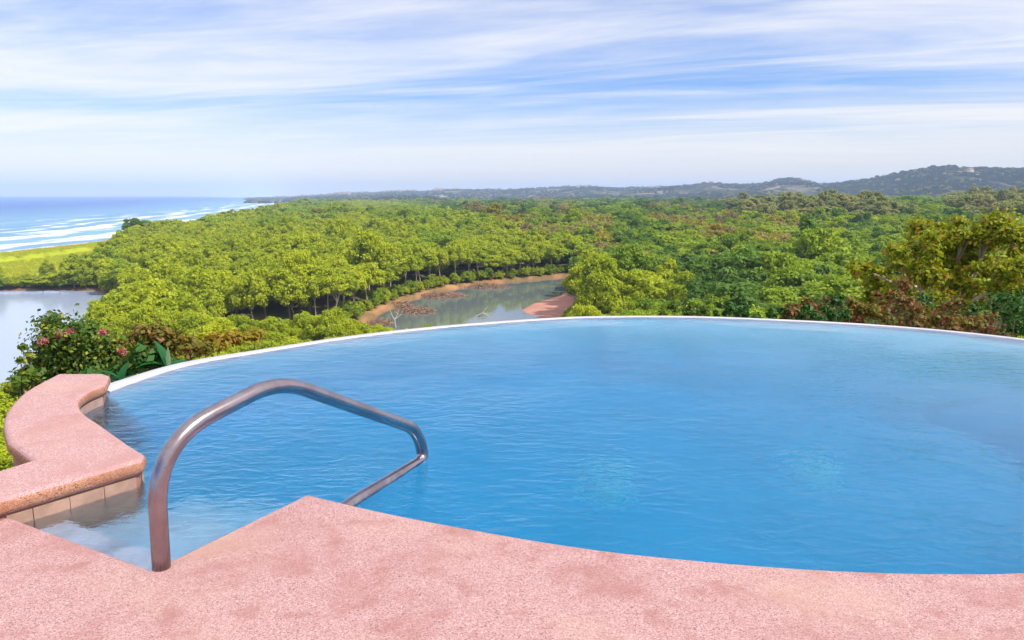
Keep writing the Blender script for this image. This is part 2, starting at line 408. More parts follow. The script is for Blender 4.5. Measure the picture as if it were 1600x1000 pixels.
# deck
def offset_poly(poly, d):
    """moves each point of an open or closed outline sideways by d (left of travel)"""
    o = []; n = len(poly)
    for i, p in enumerate(poly):
        a = poly[(i - 1) % n]; b = poly[(i + 1) % n]
        e1 = (p - a); e2 = (b - p)
        e1 = e1.normalized() if e1.length > 1e-9 else e2.normalized(); e2 = e2.normalized() if e2.length > 1e-9 else e1
        n1 = Vector((-e1.y, e1.x, 0)); n2 = Vector((-e2.y, e2.x, 0)); m = (n1 + n2)
        m = m.normalized() if m.length > 1e-6 else n1
        o.append(p + m * (d / max(0.35, m.dot(n1))))
    return o
KL = K + dF * 3.0
deck_edge = [Vector((*A, 0))] + spline(near + right[:5], 7)
deck_poly = deck_edge + [Vector((9.5, 5.2, 0)), Vector((9.5, -5, 0)), Vector((-7, -5, 0)), Vector((-7, KL.y, 0)), KL, K]
bm = bmesh.new(); prism(bm, deck_poly[::-1], -0.30, 0.0)
o = from_bm('pool_deck', bm, M_DECK); tag(o, kind='structure')
bv = o.modifiers.new('bevel', 'BEVEL'); bv.width = 0.014; bv.segments = 3; bv.limit_method = 'ANGLE'; bv.angle_limit = R(50)

# pool: basin, steps, rim, drains
pool = empty('swimming_pool', (0, 0, -2.8)); tag(pool, 'kidney-shaped infinity pool with blue floor and thin white overflow edge', 'pool')
PO = Matrix.Translation((0, 0, 2.8))
def part(o, parent): o.parent = parent; o.matrix_parent_inverse = Matrix.Translation(-Vector(parent.location)); return o
wall_poly = offset_poly(pool_outline, -0.02)
BZ = -1.45
bm = bmesh.new()
hi = [bm.verts.new((p.x, p.y, -0.02 if i < 10 ** 6 else 0)) for i, p in enumerate(wall_poly)]
lo = [bm.verts.new((p.x, p.y, BZ)) for p in wall_poly]
for v in hi: v.co.z = -0.064
for i in range(len(hi)):
    j = (i + 1) % len(hi); bm.faces.new((hi[i], hi[j], lo[j], lo[i]))
fl = bm.faces.new(lo)
for f in bm.faces: f.material_index = 1
fl.material_index = 0
part(from_bm('basin', bm, [M_BASIN, M_BWALL]), pool)
far_s = [p for p in spline(right[-3:] + far, 8)]
lip = offset_poly(far_s, 0.0)
def side(poly, d):
    o = []
    for i, p in enumerate(poly):
        t = (poly[min(i + 1, len(poly) - 1)] - poly[max(i - 1, 0)]).normalized()
        o.append(p + Vector((t.y, -t.x, 0)) * d)
    return o
far_in, far_out, far_low = side(far_s, 0.0), side(far_s, 0.16), side(far_s, 0.20)
bm = bmesh.new()
rows = [[(p.x, p.y, WZ - 0.03) for p in side(far_s, -0.006)], [(p.x, p.y, WZ - 0.004) for p in side(far_s, -0.006)], [(p.x, p.y, WZ + 0.006) for p in side(far_s, 0.012)],
        [(p.x, p.y, WZ + 0.004) for p in side(far_s, 0.13)], [(p.x, p.y, WZ - 0.02) for p in far_out], [(p.x, p.y, WZ - 0.06) for p in side(far_s, 0.17)], [(p.x, p.y, -2.9) for p in side(far_s, 0.17)]]
# the rim is wider near the raised coping, as seen
for ri, wd in ((3, 0.13), (4, 0.16), (5, 0.17), (6, 0.17)):
    n = len(far_s)
    for i in range(n):
        k = max(0.0, (i / n - 0.72) / 0.28); f = 0.36 + 0.5 * min(1, i / n / 0.7) + 0.5 * k
        t = (far_s[min(i + 1, n - 1)] - far_s[max(i - 1, 0)]).normalized()
        q = far_s[i] + Vector((t.y, -t.x, 0)) * wd * f; rows[ri][i] = (q.x, q.y, rows[ri][i][2])
vr = [[bm.verts.new(c) for c in r_] for r_ in rows]
for a_, b_ in zip(vr[:-1], vr[1:]):
    for i in range(len(a_) - 1): bm.faces.new((a_[i], a_[i + 1], b_[i + 1], b_[i]))
o = part(from_bm('overflow_rim', bm, M_RIM, smooth=True), pool)
o['label'] = 'white overflow rim of the pool'

# invented floor slope, lightens water at the overflow edge like reflected sky, widest right
slope_s = spline(right + far, 8); nl = len(slope_s); bm = bmesh.new(); rows_f = []
for i in range(nl):
    u_ = i / nl; wd_ = 0.35 + 2.3 * float(sstep(u_, 0.0, 0.28)) * (1 - float(sstep(u_, 0.34, 0.85)))
    t = (slope_s[min(i + 1, nl - 1)] - slope_s[max(i - 1, 0)]).normalized(); nn = Vector((t.y, -t.x, 0)); r_ = []
    for k_ in range(13):
        f_ = k_ / 12; q = slope_s[i] + nn * (0.012 - wd_ * f_)
        r_.append(bm.verts.new((q.x, q.y, -0.22 + (BZ - 0.012 + 0.22) * (0.55 * f_ + 0.45 * f_ * f_ * (3 - 2 * f_)))))
    rows_f.append(r_)
for a_, b_ in zip(rows_f[:-1], rows_f[1:]):
    for k_ in range(12): bm.faces.new((a_[k_], b_[k_], b_[k_ + 1], a_[k_ + 1]))
SV = np.array([v.co[:] for v in bm.verts])
part(from_bm('added_floor_slope', bm, M_BASIN, smooth=True), pool)
# steps inside the entry recess: each follows the near-left deck edge
e1 = (K - Vector((*A, 0))).normalized(); e2 = (Vector((*C2, 0)) - Vector((*A, 0))).normalized()
A3 = Vector((*A, 0)); wrec = (K - A3).length
def step(depth, d0, bulge, z):
    p0 = A3 + e2 * -0.05 - e1 * 0.05; p1 = A3 + e1 * (wrec + 0.05) - e2 * 0.05
    a = A3 + e2 * depth - e1 * 0.05; b = A3 + e1 * (wrec + 0.05) + e2 * depth
    edge = []
    for k in range(13):
        t = k / 12; edge.append(a.lerp(b, t) + e2 * bulge * (math.sin(math.pi * t) - 0.25 * math.sin(3 * math.pi * t)))
    bm = bmesh.new(); prism(bm, ([p0] + edge + [p1])[::-1], BZ - 0.02, z)
    o = part(from_bm('step', bm, M_STEP), pool)
    m = o.modifiers.new('bevel', 'BEVEL'); m.width = 0.012; m.segments = 2; m.limit_method = 'ANGLE'
step(0.24, 0, 0.0, -0.20); step(0.62, 0, 0.07, -0.40); step(0.98, 0, 0.10, -0.62)

def drain(px, py):
    sx, sy = at(px, py, WZ); rr_ = math.hypot(sx, sy); ci = math.cos(math.atan2(CAM_H - WZ, rr_)) / 1.333     # where the bent sight line meets the floor
    zf = WZ
    for _ in range(200):
        zf -= 0.01; k_ = 1 + (WZ - zf) * math.tan(math.asin(ci)) / rr_; x, y = sx * k_, sy * k_
        q = SV[np.argmin(np.hypot(SV[:, 0] - x, SV[:, 1] - y))]
        if zf <= (q[2] if math.hypot(q[0] - x, q[1] - y) < 0.25 else BZ): break
    BZ_ = zf + 0.02; bm = bmesh.new(); ring = 28
    for r0, r1, z0, z1 in ((0.15, 0.17, 0.012, -0.03), (0.10, 0.15, 0.03, 0.012), (0.078, 0.10, 0.022, 0.03)):
        for k in range(ring):
            a0, a1 = 2 * math.pi * k / ring, 2 * math.pi * (k + 1) / ring
            bm.faces.new([bm.verts.new((x + r * math.cos(a), y + r * math.sin(a), BZ_ + z)) for r, a, z in ((r1, a0, z1), (r1, a1, z1), (r0, a1, z0), (r0, a0, z0))])
    for k in range(7):
        s = -0.069 + 0.023 * k; h = math.sqrt(0.078 ** 2 - s * s)
        bmesh.ops.create_cube(bm, size=1, matrix=Matrix.Translation((x + s, y, BZ_ + 0.012)) @ Matrix.Diagonal((0.011, 2 * h, 0.018, 1)))
    part(from_bm('drain_cover', bm, M_DRAIN), pool)
drain(950, 752); drain(1272, 730)

# pool water: a closed body whose sides run a little into the walls
bm = bmesh.new(); wp = offset_poly(pool_outline, -0.035)
nf = len(pool_outline)
t_, b_, _, _ = prism(bm, wp, BZ - 0.05, WZ)
me = bpy.data.meshes.new('pool_water'); bmesh.ops.recalc_face_normals(bm, faces=bm.faces)
for f in bm.faces: f.material_index = 0 if f.normal.z > 0.9 else 1
bm.to_mesh(me); bm.free()
tag(link_mesh('pool_water', me, [M_PWATER, M_PUNDER]), kind='structure')

# raised coping wall at the left
cope = empty('coping_wall', (-2.6, 4.2, -2.8)); tag(cope, 'raised pink coping wall curving round the pool beside the steps', 'wall')
outer_px = [(172, 586), (163, 583), (90, 583), (40, 610), (12, 638), (4, 662), (10, 690), (48, 718)]
outer = [at(x, y, CT) for x, y in outer_px]
notch = Vector((*outer[-1], 0))
Ft = Vector((*at(228, 709, CT), 0)); Ft2 = Vector((*at(224, 718, CT), 0))
cap_poly = inner_s[:-1] + [Ft, Ft2, K + dF * 0.02 , KL] + [KL + (notch - K) * 1.0 + dF * 0.3, notch] + list(reversed(spline(outer[2:-1], 6)))[0:] + [Vector((*outer[1], 0)), Vector((*outer[0], 0))]
def clean(poly, eps=0.012):
    o = []
    for p in poly:
        p = Vector((p.x, p.y, 0))
        if not o or (p - o[-1]).length > eps: o.append(p)
    if (o[0] - o[-1]).length < eps: o.pop()
    return o
cap_poly = clean(cap_poly)
bm = bmesh.new(); t_, b_, hv, lv = prism(bm, cap_poly, 0.004, CT)
bmesh.ops.recalc_face_normals(bm, faces=bm.faces)
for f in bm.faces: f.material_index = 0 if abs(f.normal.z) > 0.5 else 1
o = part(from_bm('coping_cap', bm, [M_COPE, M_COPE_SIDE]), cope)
bv = o.modifiers.new('bevel', 'BEVEL'); bv.width = 0.034; bv.segments = 5; bv.material = -1; bv.limit_method = 'ANGLE'; bv.angle_limit = R(60)
sgn = 1 if sum(cap_poly[i].x * cap_poly[(i + 1) % len(cap_poly)].y - cap_poly[(i + 1) % len(cap_poly)].x * cap_poly[i].y for i in range(len(cap_poly))) > 0 else -1
body = offset_poly(cap_poly, 0.03 * sgn)
bm = bmesh.new(); prism(bm, body, -2.9, 0.003)
part(from_bm('wall_body', bm, M_WALL), cope)
# waterline tiles along the recess front and along the curved pool side
def tile_run(path, z0, z1, wtile, off):
    L = [0.0]
    for a, b in zip(path[:-1], path[1:]): L.append(L[-1] + (b - a).length)
    def pt(s):
        for i in range(len(L) - 1):
            if s <= L[i + 1] or i == len(L) - 2:
                return path[i].lerp(path[i + 1], (s - L[i]) / max(1e-6, L[i + 1] - L[i]))
    s = 0.004
    while s + 0.03 < L[-1]:
        e = min(s + wtile - 0.003, L[-1] - 0.004); a, b = pt(s), pt(e); t = (b - a).normalized(); nn = Vector((t.y, -t.x, 0)) * off
        bm = bmesh.new(); back = [a, b]; q = 0.010 + random.uniform(-0.001, 0.001)
        vs = [bm.verts.new(c) for c in ((a.x, a.y, z0), (b.x, b.y, z0), (b.x, b.y, z1), (a.x, a.y, z1))]
        n1 = nn.normalized() * q
        ws = [bm.verts.new((v.co.x + n1.x, v.co.y + n1.y, v.co.z)) for v in vs]
        bm.faces.new(ws); bm.faces.new(vs[::-1])
        for i in range(4): bm.faces.new((vs[i], vs[(i + 1) % 4], ws[(i + 1) % 4], ws[i]))
        o = part(from_bm('tile', bm, M_TILE), cope); s += wtile
fr0 = Ft2 + dF * 0.03 - ins * 0.028; fr1 = K - ins * 0.028
tile_run([fr0, fr1], -0.30, -0.002, 0.155, 1 if Vector(((fr1 - fr0).y, -(fr1 - fr0).x, 0)).dot(ins) > 0 else -1)
crv = [p for p in inner_s[1:]]
crv_in = []
cen = Vector((0.5, 5.0, 0))
for i, p in enumerate(crv):
    t = (crv[min(i + 1, len(crv) - 1)] - crv[max(i - 1, 0)]).normalized(); nn = Vector((t.y, -t.x, 0))
    if nn.dot(cen - p) < 0: nn = -nn
    crv_in.append(p - nn * 0.028)
tt = (crv_in[1] - crv_in[0]); sg = 1 if Vector((tt.y, -tt.x, 0)).dot(cen - crv_in[0]) > 0 else -1
tile_run(crv_in, -0.30, -0.002, 0.155, sg)

# lower terrace seen past the wall's outer side
bm = bmesh.new(); lt = [(-5.6, 2.2), (-2.7, 2.2), (-2.55, 3.4), (-2.9, 4.1), (-3.5, 4.35), (-5.6, 3.6)]
prism(bm, [Vector((*p, 0)) for p in lt], -0.95, -0.62)
bmesh.ops.bevel(bm, geom=bm.edges[:], offset=0.02, segments=2, affect='EDGES')
o = from_bm('lower_terrace', bm, M_TERR); tag(o, kind='structure')

# handrail
B = Vector((*at(252, 887, 0), 0)); Hp = Vector((*at(655, 716, WZ), WZ))
dpl = Vector((Hp.x - B.x, Hp.y - B.y, 0)).normalized(); npl = Vector((-dpl.y, dpl.x, 0))
def on_plane(px, py, shift=0.0):
    u, v = px - 800, py - 500
    d = Vector((u, FPX * math.cos(PITCH) - v * math.sin(PITCH), -FPX * math.sin(PITCH) - v * math.cos(PITCH)))
    c = Vector((0, 0, CAM_H)); t = ((B + npl * shift) - c).dot(npl) / d.dot(npl)
    return c + d * t
rp = [on_plane(*q) for q in ((243, 692), (436, 594), (650, 670))]
rb = on_plane(664, 712)
end = Vector((*at(548, 787, WZ + 0.004), WZ + 0.004))
def fillet(P, rad, n=8):
    o = [P[0]]
    for i in range(1, len(P) - 1):
        a = (P[i - 1] - P[i]); b = (P[i + 1] - P[i]); r = rad[i - 1]
        r = min(r, a.length * 0.49, b.length * 0.49); s, e = P[i] + a.normalized() * r, P[i] + b.normalized() * r
        for k in range(n + 1):
            t = k / n; o.append(s * (1 - t) ** 2 + P[i] * 2 * t * (1 - t) + e * t * t)
    o.append(P[-1]); return o
ctrl = [B + Vector((0, 0, -0.05)), Vector((B.x, B.y, rp[0].z)) * 0.35 + rp[0] * 0.65, rp[1], rp[2], rb + Vector((0, 0, -0.02)), end, end + (end - rb).normalized() * 0.35 + Vector((0, 0, -0.03))]
path = fillet(ctrl, [0.26, 0.16, 0.10, 0.10, 0.1], 9)
bm = bmesh.new(); tube(bm, path, 0.0335, 20)
rail = from_bm('handrail', bm, M_STEEL, smooth=True); tag(rail, 'bent stainless steel handrail at the pool steps', 'handrail')

# ------------------------------------------------------------------ terrain, sea, river, lagoon
WL = -29.0
river_px = [(548, 520), (592, 493), (640, 470), (700, 454), (765, 444), (840, 437.5), (897, 432.5), (916, 436), (900, 446), (884, 456), (872, 466), (874, 492), (860, 540), (700, 575), (560, 570)]
river = [at(x, y, WL) for x, y in river_px]
bar_px = [(812, 486), (838, 473), (868, 464), (892, 463), (905, 495), (862, 500), (835, 494)]
bar = [at(x, y, WL) for x, y in bar_px]
lag_px = [(-700, 468), (-300, 458), (-60, 456), (60, 453), (150, 455), (188, 466), (205, 490), (185, 520), (140, 560), (60, 620), (-120, 700), (-500, 760), (-900, 700)]
lag = [at(x, y, WL) for x, y in lag_px]
coast = [(-330, -4000), (-300, -500), (-285, 200), (-276, 399), (-275, 525), (-293, 640), (-345, 857), (-432, 1255), (-600, 1950), (-1010, 3400), (-1500, 5300), (-2700, 8200), (-5200, 12500)]
coast_y = np.array([c[1] for c in coast], float); coast_x = np.array([c[0] for c in coast], float)
HC = (1.6, 4.5)
def terrain(x, y):
    x = np.asarray(x, float); y = np.asarray(y, float)
    D = np.hypot(x, y); az = np.degrees(np.arctan2(x, y))
    base = WL + 1.3 + 2.2 * (fbm(x / 90, y / 90, 3) - 0.4)
    base += 3.0 * sstep(D, 260, 620) * sstep(az, -8, 14) + 4.5 * sstep(D, 420, 700) * sstep(az, 16, 26)
    base += 3.5 * np.exp(-(((x + 60) / 130) ** 2 + ((y - 620) / 260) ** 2))
    r = np.hypot(x - HC[0], y - HC[1])
    sl = 0.36 + (0.215 - 0.36) * sstep(az, 12, 30)
    sl = np.where(np.abs(az) > 90, 0.12, sl)
    hill = -2.9 - sl * np.maximum(r - 5.5, 0) + 0.9 * (fbm(x / 9, y / 9, 8) - 0.5) * sstep(r, 8, 20)
    k = 2.5; m = np.maximum(hill, base); z = m + k * 0.25 * np.maximum(1 - np.abs(hill - base) / k, 0) ** 2
    for P in (river, lag):
        s = poly_sd(x, y, P) + 1.4 * (fbm(x / 7, y / 7, 21) - 0.5)
        z = np.where(s < 0, WL - 1.6 * sstep(-s, -0.5, 4), WL + np.minimum(z - WL, 0.55 + 0.09 * np.maximum(s, 0)) * sstep(s, -0.3, 1.6) + 0.1 * sstep(s, 0, 1))
    sb = poly_sd(x, y, bar); z = np.maximum(z, WL + 0.45 * sstep(-sb, -1.0, 4.0) - 1.0 * sstep(sb, 0, 3))
    cx = np.interp(y, coast_y, coast_x); dc = x - cx
    z = np.where(dc < 60, WL + (z - WL) * sstep(dc, 8, 60) + 2.0 * sstep(dc, 0, 40) - 3.0 * sstep(-dc, -2, 30), z)
    return z
azf = np.concatenate([np.linspace(-180, -58, 44)[:-1], np.linspace(-58, 58, 360), np.linspace(58, 180, 44)[1:-1]])
rad = np.concatenate([[0.0, 4.0], np.geomspace(7, 3200, 290)])
AZ, RD = np.meshgrid(np.radians(azf), rad); X, Y = RD * np.sin(AZ), RD * np.cos(AZ); Z = terrain(X, Y)
nr, na = X.shape
idx = np.arange(nr * na).reshape(nr, na); nxt = np.roll(idx, -1, axis=1)
F = np.stack([idx[:-1], idx[1:], nxt[1:], nxt[:-1]], -1).reshape(-1, 4)
me = quads_mesh('terrain', np.stack([X, Y, Z], -1).reshape(-1, 3), F)
# cover colours: forest floor, dry bank, sand, grass
xs, ys, zs = X.ravel(), Y.ravel(), Z.ravel()
dc = xs - np.interp(ys, coast_y, coast_x)
sr, slg, sb = poly_sd(xs, ys, river), poly_sd(xs, ys, lag), poly_sd(xs, ys, bar)
cov = np.tile(np.array([0.15, 0.135, 0.06]), (len(xs), 1))
def put(mask, col):
    global cov
    mask = np.clip(mask, 0, 1)[:, None]; cov = cov * (1 - mask) + np.array(col) * mask
gpoly = [at(x, y, WL + 1.5) for x, y in ((-420, 462), (-60, 441), (60, 433), (120, 424), (165, 408), (196, 386), (208, 371), (180, 364.5), (0, 383.5), (-420, 426))]
sg_ = poly_sd(xs, ys, gpoly)
put(sstep(-sg_, -6, 6), (0.36, 0.42, 0.02))
put(sstep(-sg_, -14, 0) * sstep(sg_, -10, 4) * (fbm(xs / 10, ys / 10, 5) > 0.5), (0.38, 0.24, 0.07))
put(sstep(dc, 34, 20) * (dc > -20), (0.62, 0.45, 0.36))
put(sstep(sr + 3 * (fbm(xs / 6, ys / 6, 77) - .5), 4.6, 2.8), (0.42, 0.23, 0.11))
put(sstep(sr, 6.0, 3.5) * (fbm(xs / 3.5, ys / 3.5, 78) > 0.52) * 0.7, (0.16, 0.13, 0.05)); put(sstep(sr, 1.2, 0.0), (0.22, 0.13, 0.07))
put(sstep(slg, 1.8, 0.6), (0.26, 0.13, 0.08))
put(sstep(sb, 1.5, -1.0), (0.50, 0.26, 0.21))
ca = me.color_attributes.new('cover', 'FLOAT_COLOR', 'POINT')
ca.data.foreach_set('color', np.concatenate([cov, np.ones((len(xs), 1))], 1).astype(np.float32).ravel())
tag(link_mesh('terrain', me, M_GROUND, smooth=True), kind='structure')

def water_sheet(name, P, mat, z, pad):
    P3 = [Vector((*p, 0)) for p in P]
    area = sum(P3[i].x * P3[(i + 1) % len(P3)].y - P3[(i + 1) % len(P3)].x * P3[i].y for i in range(len(P3)))
    P3 = offset_poly(P3, -pad if area > 0 else pad)
    bm = bmesh.new(); f = bm.faces.new([bm.verts.new((p.x, p.y, z)) for p in P3])
    if f.normal.z < 0 or True: bmesh.ops.recalc_face_normals(bm, faces=bm.faces)
    f.normal_update()
    if f.normal.z < 0: f.normal_flip()
    me = bpy.data.meshes.new(name); bm.to_mesh(me); bm.free()
    tag(link_mesh(name, me, mat), kind='structure')
water_sheet('river_water', river, M_RIVER, WL, 6)
water_sheet('lagoon_water', lag, M_LAGOON, WL, 6)

# sea: a sheet laid along the coast, carrying its distance offshore
sy = np.concatenate([np.linspace(-4000, 300, 12)[:-1], np.geomspace(300, 12800, 160)])
dof = np.concatenate([[-20, 0], np.geomspace(6, 800, 60), np.geomspace(1000, 15000, 18)])
cxs = np.interp(sy, coast_y, coast_x)
SX = np.maximum(cxs[:, None] - dof[None, :], -13000.0) ; SY = np.repeat(sy[:, None], len(dof), 1)
slope = np.gradient(cxs, sy); SD = dof[None, :] / np.sqrt(1 + slope[:, None] ** 2)
idx = np.arange(SX.size).reshape(SX.shape)
F = np.stack([idx[:-1, :-1], idx[:-1, 1:], idx[1:, 1:], idx[1:, :-1]], -1).reshape(-1, 4)[:, ::-1]
me = quads_mesh('sea', np.stack([SX, SY, np.full(SX.shape, WL + 0.004)], -1).reshape(-1, 3), F)
a = me.attributes.new('offshore', 'FLOAT', 'POINT'); a.data.foreach_set('value', SD.ravel().astype(np.float32))
if me.polygons[0].normal.z < 0: me.flip_normals()
tag(link_mesh('sea', me, M_SEA), kind='structure')

# far plain and hills: one landform seen from 2.6 km to 9 km
ridge_px = [(380, 303.2), (405, 302.6), (440, 301.5), (480, 300.0), (530, 298), (580, 297.5), (620, 296), (660, 295.5), (700, 293.5), (760, 293), (800, 293.5), (840, 291.5), (870, 290), (905, 288.3), (930, 289), (965, 291), (1000, 290.5), (1040, 289), (1070, 287), (1098, 283.2), (1120, 284.5), (1150, 286.5), (1180, 286.5), (1205, 281), (1230, 277.2), (1255, 282.5), (1285, 286), (1320, 284), (1360, 279), (1400, 272.5), (1430, 268), (1452, 264.8), (1475, 266.5), (1510, 268), (1560, 269.5), (1600, 270.5), (1680, 274), (1760, 279), (1900, 285), (2300, 290), (3200, 296)]
rpx = np.array([p[0] for p in ridge_px], float); rpy = np.array([p[1] for p in ridge_px], float)
raz = np.arctan((rpx - 800) / FPX); rtan = (HOR - rpy) / FPX
azh = np.radians(np.concatenate([np.linspace(-20.5, 40, 520), np.linspace(40, 64, 40)[1:]]))
rdist = np.interp(azh, np.radians([-20.5, -10, 0, 12, 22, 28, 35, 64]), [8600, 7600, 6600, 5600, 4900, 3900, 3700, 3600])
rtop = CAM_H + np.interp(azh, raz, rtan) * rdist - 0.0030 * rdist
tpar = np.concatenate([np.linspace(0, 1, 56), np.linspace(1.02, 1.16, 6)])
d0 = 2500.0
T, AH = np.meshgrid(tpar, azh, indexing='ij')
DH = d0 + (rdist[None, :] - d0) * T
HX, HY = DH * np.sin(AH), DH * np.cos(AH)
nz = fbm(HX / 420, HY / 420, 31, 5); nz2 = fbm(HX / 130, HY / 130, 37, 4)
prof_ = np.where(T <= 1, sstep(T, 0.10, 1.02) ** 0.9, 1 - 0.9 * sstep(T, 1.0, 1.5))
top_rel = (rtop - (WL + 6))[None, :]
HZ = WL + 6 + top_rel * prof_ * (1 - (1 - 0.9 * np.abs(T - 1) ** 0 * 1) * 0)
amp = np.minimum(top_rel * 0.8, 80) * np.clip(np.sin(np.pi * np.clip(T, 0, 1)), 0, 1) ** 0.7 * (T < 1)
HZ = HZ + amp * (nz - 0.5) * 1.6 + amp * 0.35 * (nz2 - 0.5) + (nz2 - 0.5) * 7 * (T >= 0.98)
lim = CAM_H + (np.interp(AH, raz, rtan) - 0.0045) * DH          # foothills stay under the crest line
HZ = np.where(T < 0.97, np.minimum(HZ, np.maximum(lim, WL + 4)), HZ)
tap = sstep(np.degrees(AH), -20.4, -10.0); HZ = (WL - 4) + (HZ - (WL - 4)) * tap
idx = np.arange(HX.size).reshape(HX.shape)
F = np.stack([idx[:-1, :-1], idx[:-1, 1:], idx[1:, 1:], idx[1:, :-1]], -1).reshape(-1, 4)[:, ::-1]
me = quads_mesh('hills', np.stack([HX, HY, HZ], -1).reshape(-1, 3), F)
if me.polygons[len(me.polygons) // 2].normal.z < 0: me.flip_normals()
tag(link_mesh('hills', me, M_HILL, smooth=True), kind='structure')
def hill_z(az, t):
    i = int(np.clip(np.searchsorted(azh, az), 0, len(azh) - 1)); j = int(np.clip(np.searchsorted(tpar, t), 0, len(tpar) - 1))
    return HX[j, i], HY[j, i], HZ[j, i]

# ------------------------------------------------------------------ plants
def leaf_cloud(centres, radii, n, size, flat=0.75, up=0.35, seed=0, shell=0.55, aspect=1.7, fold=True, fuzzy=False):
    """leaf-sized folded faces scattered in and on ellipsoid clumps"""
    rg = np.random.default_rng(seed); centres = np.asarray(centres, float); radii = np.asarray(radii, float)
    wgt = radii ** 2; k = rg.choice(len(centres), n, p=wgt / wgt.sum())
    d = rg.normal(size=(n, 3)); d /= np.linalg.norm(d, axis=1)[:, None]
    d[:, 2] = np.where((d[:, 2] < -0.35) & (rg.random(n) < 0.7), -d[:, 2], d[:, 2])
    rr = radii[k] * (shell + (1 - shell) * rg.random(n) ** 0.6) * (1 + 0.12 * rg.normal(size=n))
    if fuzzy:
        rr = radii[k] * np.abs(rg.normal(size=n)) * 0.75; k2 = rg.integers(0, len(centres), n); mixf = np.where(rg.random(n) < 0.35, rg.random(n) * 0.5, 0.0)
        centres = centres + 0.0; cc = centres[k]; near_ = np.linalg.norm(centres[k2] - cc, axis=1) < 3.5 * radii[k]
        P0 = cc + (centres[k2] - cc) * (mixf * near_)[:, None]
    else: P0 = centres[k]
    P = P0 + d * rr[:, None] * np.array([1, 1, flat])
    nrm = d * 0.8 + rg.normal(size=(n, 3)) * 0.55 + np.array([0, 0, up]); nrm /= np.linalg.norm(nrm, axis=1)[:, None]
    t = np.cross(nrm, rg.normal(size=(n, 3))); t /= np.linalg.norm(t, axis=1)[:, None] + 1e-9
    b = np.cross(nrm, t); s = size * (0.65 + 0.7 * rg.random(n))[:, None]
    L, W = t * s * 0.5 * aspect, b * s * 0.5
    dip = nrm * s * (0.16 if fold else 0.0)
    V = np.stack([P - L - dip, P + W * 0.9 + L * -0.1, P + L - dip, P - W * 0.9 + L * -0.1], 1).reshape(-1, 3)
    return V, np.arange(4 * n).reshape(-1, 4), rg.random(n)
def crown_mesh(name, seed, rx, rz, zc, n, size, nclump, clump_r, mat, flat=0.8):
    rg = np.random.default_rng(seed); C, Rr = [], []
    for i in range(nclump):
        for _ in range(40):
            d = rg.normal(size=3); d /= np.linalg.norm(d)
            if d[2] > -0.45: break
        q = rg.uniform(0.62, 0.98) if rg.random() > 0.25 else rg.uniform(0.1, 0.6)
        asym = 1 + 0.25 * math.sin(2 * math.atan2(d[1], d[0]) + seed)
        C.append((d[0] * rx * q * asym, d[1] * rx * q * (2 - asym), zc + d[2] * rz * q)); Rr.append(clump_r * rg.uniform(0.65, 1.3))
    V, F, r_ = leaf_cloud(C, Rr, n, size, flat, seed=seed + 5)
    me = quads_mesh(name, V, F, rand=r_); me.materials.append(mat); return me
def trunk_mesh(name, seed, h, zc, rx, r0, mat, limbs=6):
    rd = random.Random(seed); bm = bmesh.new()
    lean = Vector((rd.uniform(-.4, .4), rd.uniform(-.4, .4), 0))
    fork = Vector((lean.x, lean.y, zc * 0.72))
    tube(bm, [(0, 0, -1.0), (lean.x * .3, lean.y * .2, zc * 0.3), fork], [r0 * 1.35, r0, r0 * 0.8], 6)
    for i in range(limbs):
        a = 2 * math.pi * i / limbs + rd.uniform(-.4, .4); q = rx * rd.uniform(0.45, 0.8)
        s = fork - Vector((0, 0, zc * rd.uniform(0, 0.28)))
        e = Vector((math.cos(a) * q, math.sin(a) * q, zc + (h - zc) * rd.uniform(0.0, 0.6)))
        m = s.lerp(e, 0.5) + Vector((rd.uniform(-.3, .3), rd.uniform(-.3, .3), rd.uniform(0, .5)))
        tube(bm, [s, m, e], [r0 * 0.55, r0 * 0.34, r0 * 0.12], 5, cap=False)
    me = bpy.data.meshes.new(name); bm.to_mesh(me); bm.free(); me.materials.append(mat); return me

# prototypes: species -> list of (crown mesh, trunk mesh, crown radius, height)
PROTO = {}
def species(key, nvar, rx, rz, zc, n, size, ncl, clr, bark, r0, flat=0.8):
    PROTO[key] = []
    for v in range(nvar):
        s = 101 * v + 13 * len(PROTO)
        f = 1 + 0.18 * math.sin(v * 2.1)
        PROTO[key].append((crown_mesh('crown_' + key, s, rx * f, rz, zc, n, size, ncl, clr, LEAF[key], flat), trunk_mesh('trunk_' + key, s, zc + rz, zc, rx, r0, bark), rx * f, zc + rz))
species('mangrove', 5, 3.0, 3.3, 4.7, 4600, 0.32, 46, 0.88, M_BARK, 0.14)
species('green', 5, 4.0, 4.0, 5.4, 5200, 0.37, 46, 1.1, M_BARK, 0.20)
species('dark', 4, 3.8, 4.2, 5.4, 4800, 0.38, 40, 1.1, M_BARK, 0.20)
species('olive', 3, 3.8, 2.8, 6.2, 2200, 0.50, 34, 1.0, M_BARKP, 0.18, 0.6)
species('dry', 3, 3.6, 3.0, 6.2, 1100, 0.42, 40, 0.9, M_BARKP, 0.18, 0.7)
for k_ in ('mangrove', 'green', 'dark'): LEAF[k_ + '_fine'] = LEAF[k_]
LEAF['mangrove_bank'] = LEAF['mangrove']
species('mangrove_bank', 4, 2.7, 2.8, 6.4, 4200, 0.32, 40, 0.88, M_BARKP, 0.15)
species('mangrove_fine', 3, 3.2, 3.0, 4.4, 15000, 0.17, 60, 0.75, M_BARK, 0.14)
species('green_fine', 3, 3.6, 3.4, 4.8, 15000, 0.19, 60, 0.85, M_BARK, 0.16)
species('dark_fine', 2, 3.6, 3.4, 4.8, 14000, 0.19, 55, 0.9, M_BARK, 0.16)
species('hill', 3, 3.9, 3.6, 5.0, 700, 1.0, 26, 1.3, M_BARK, 0.2)
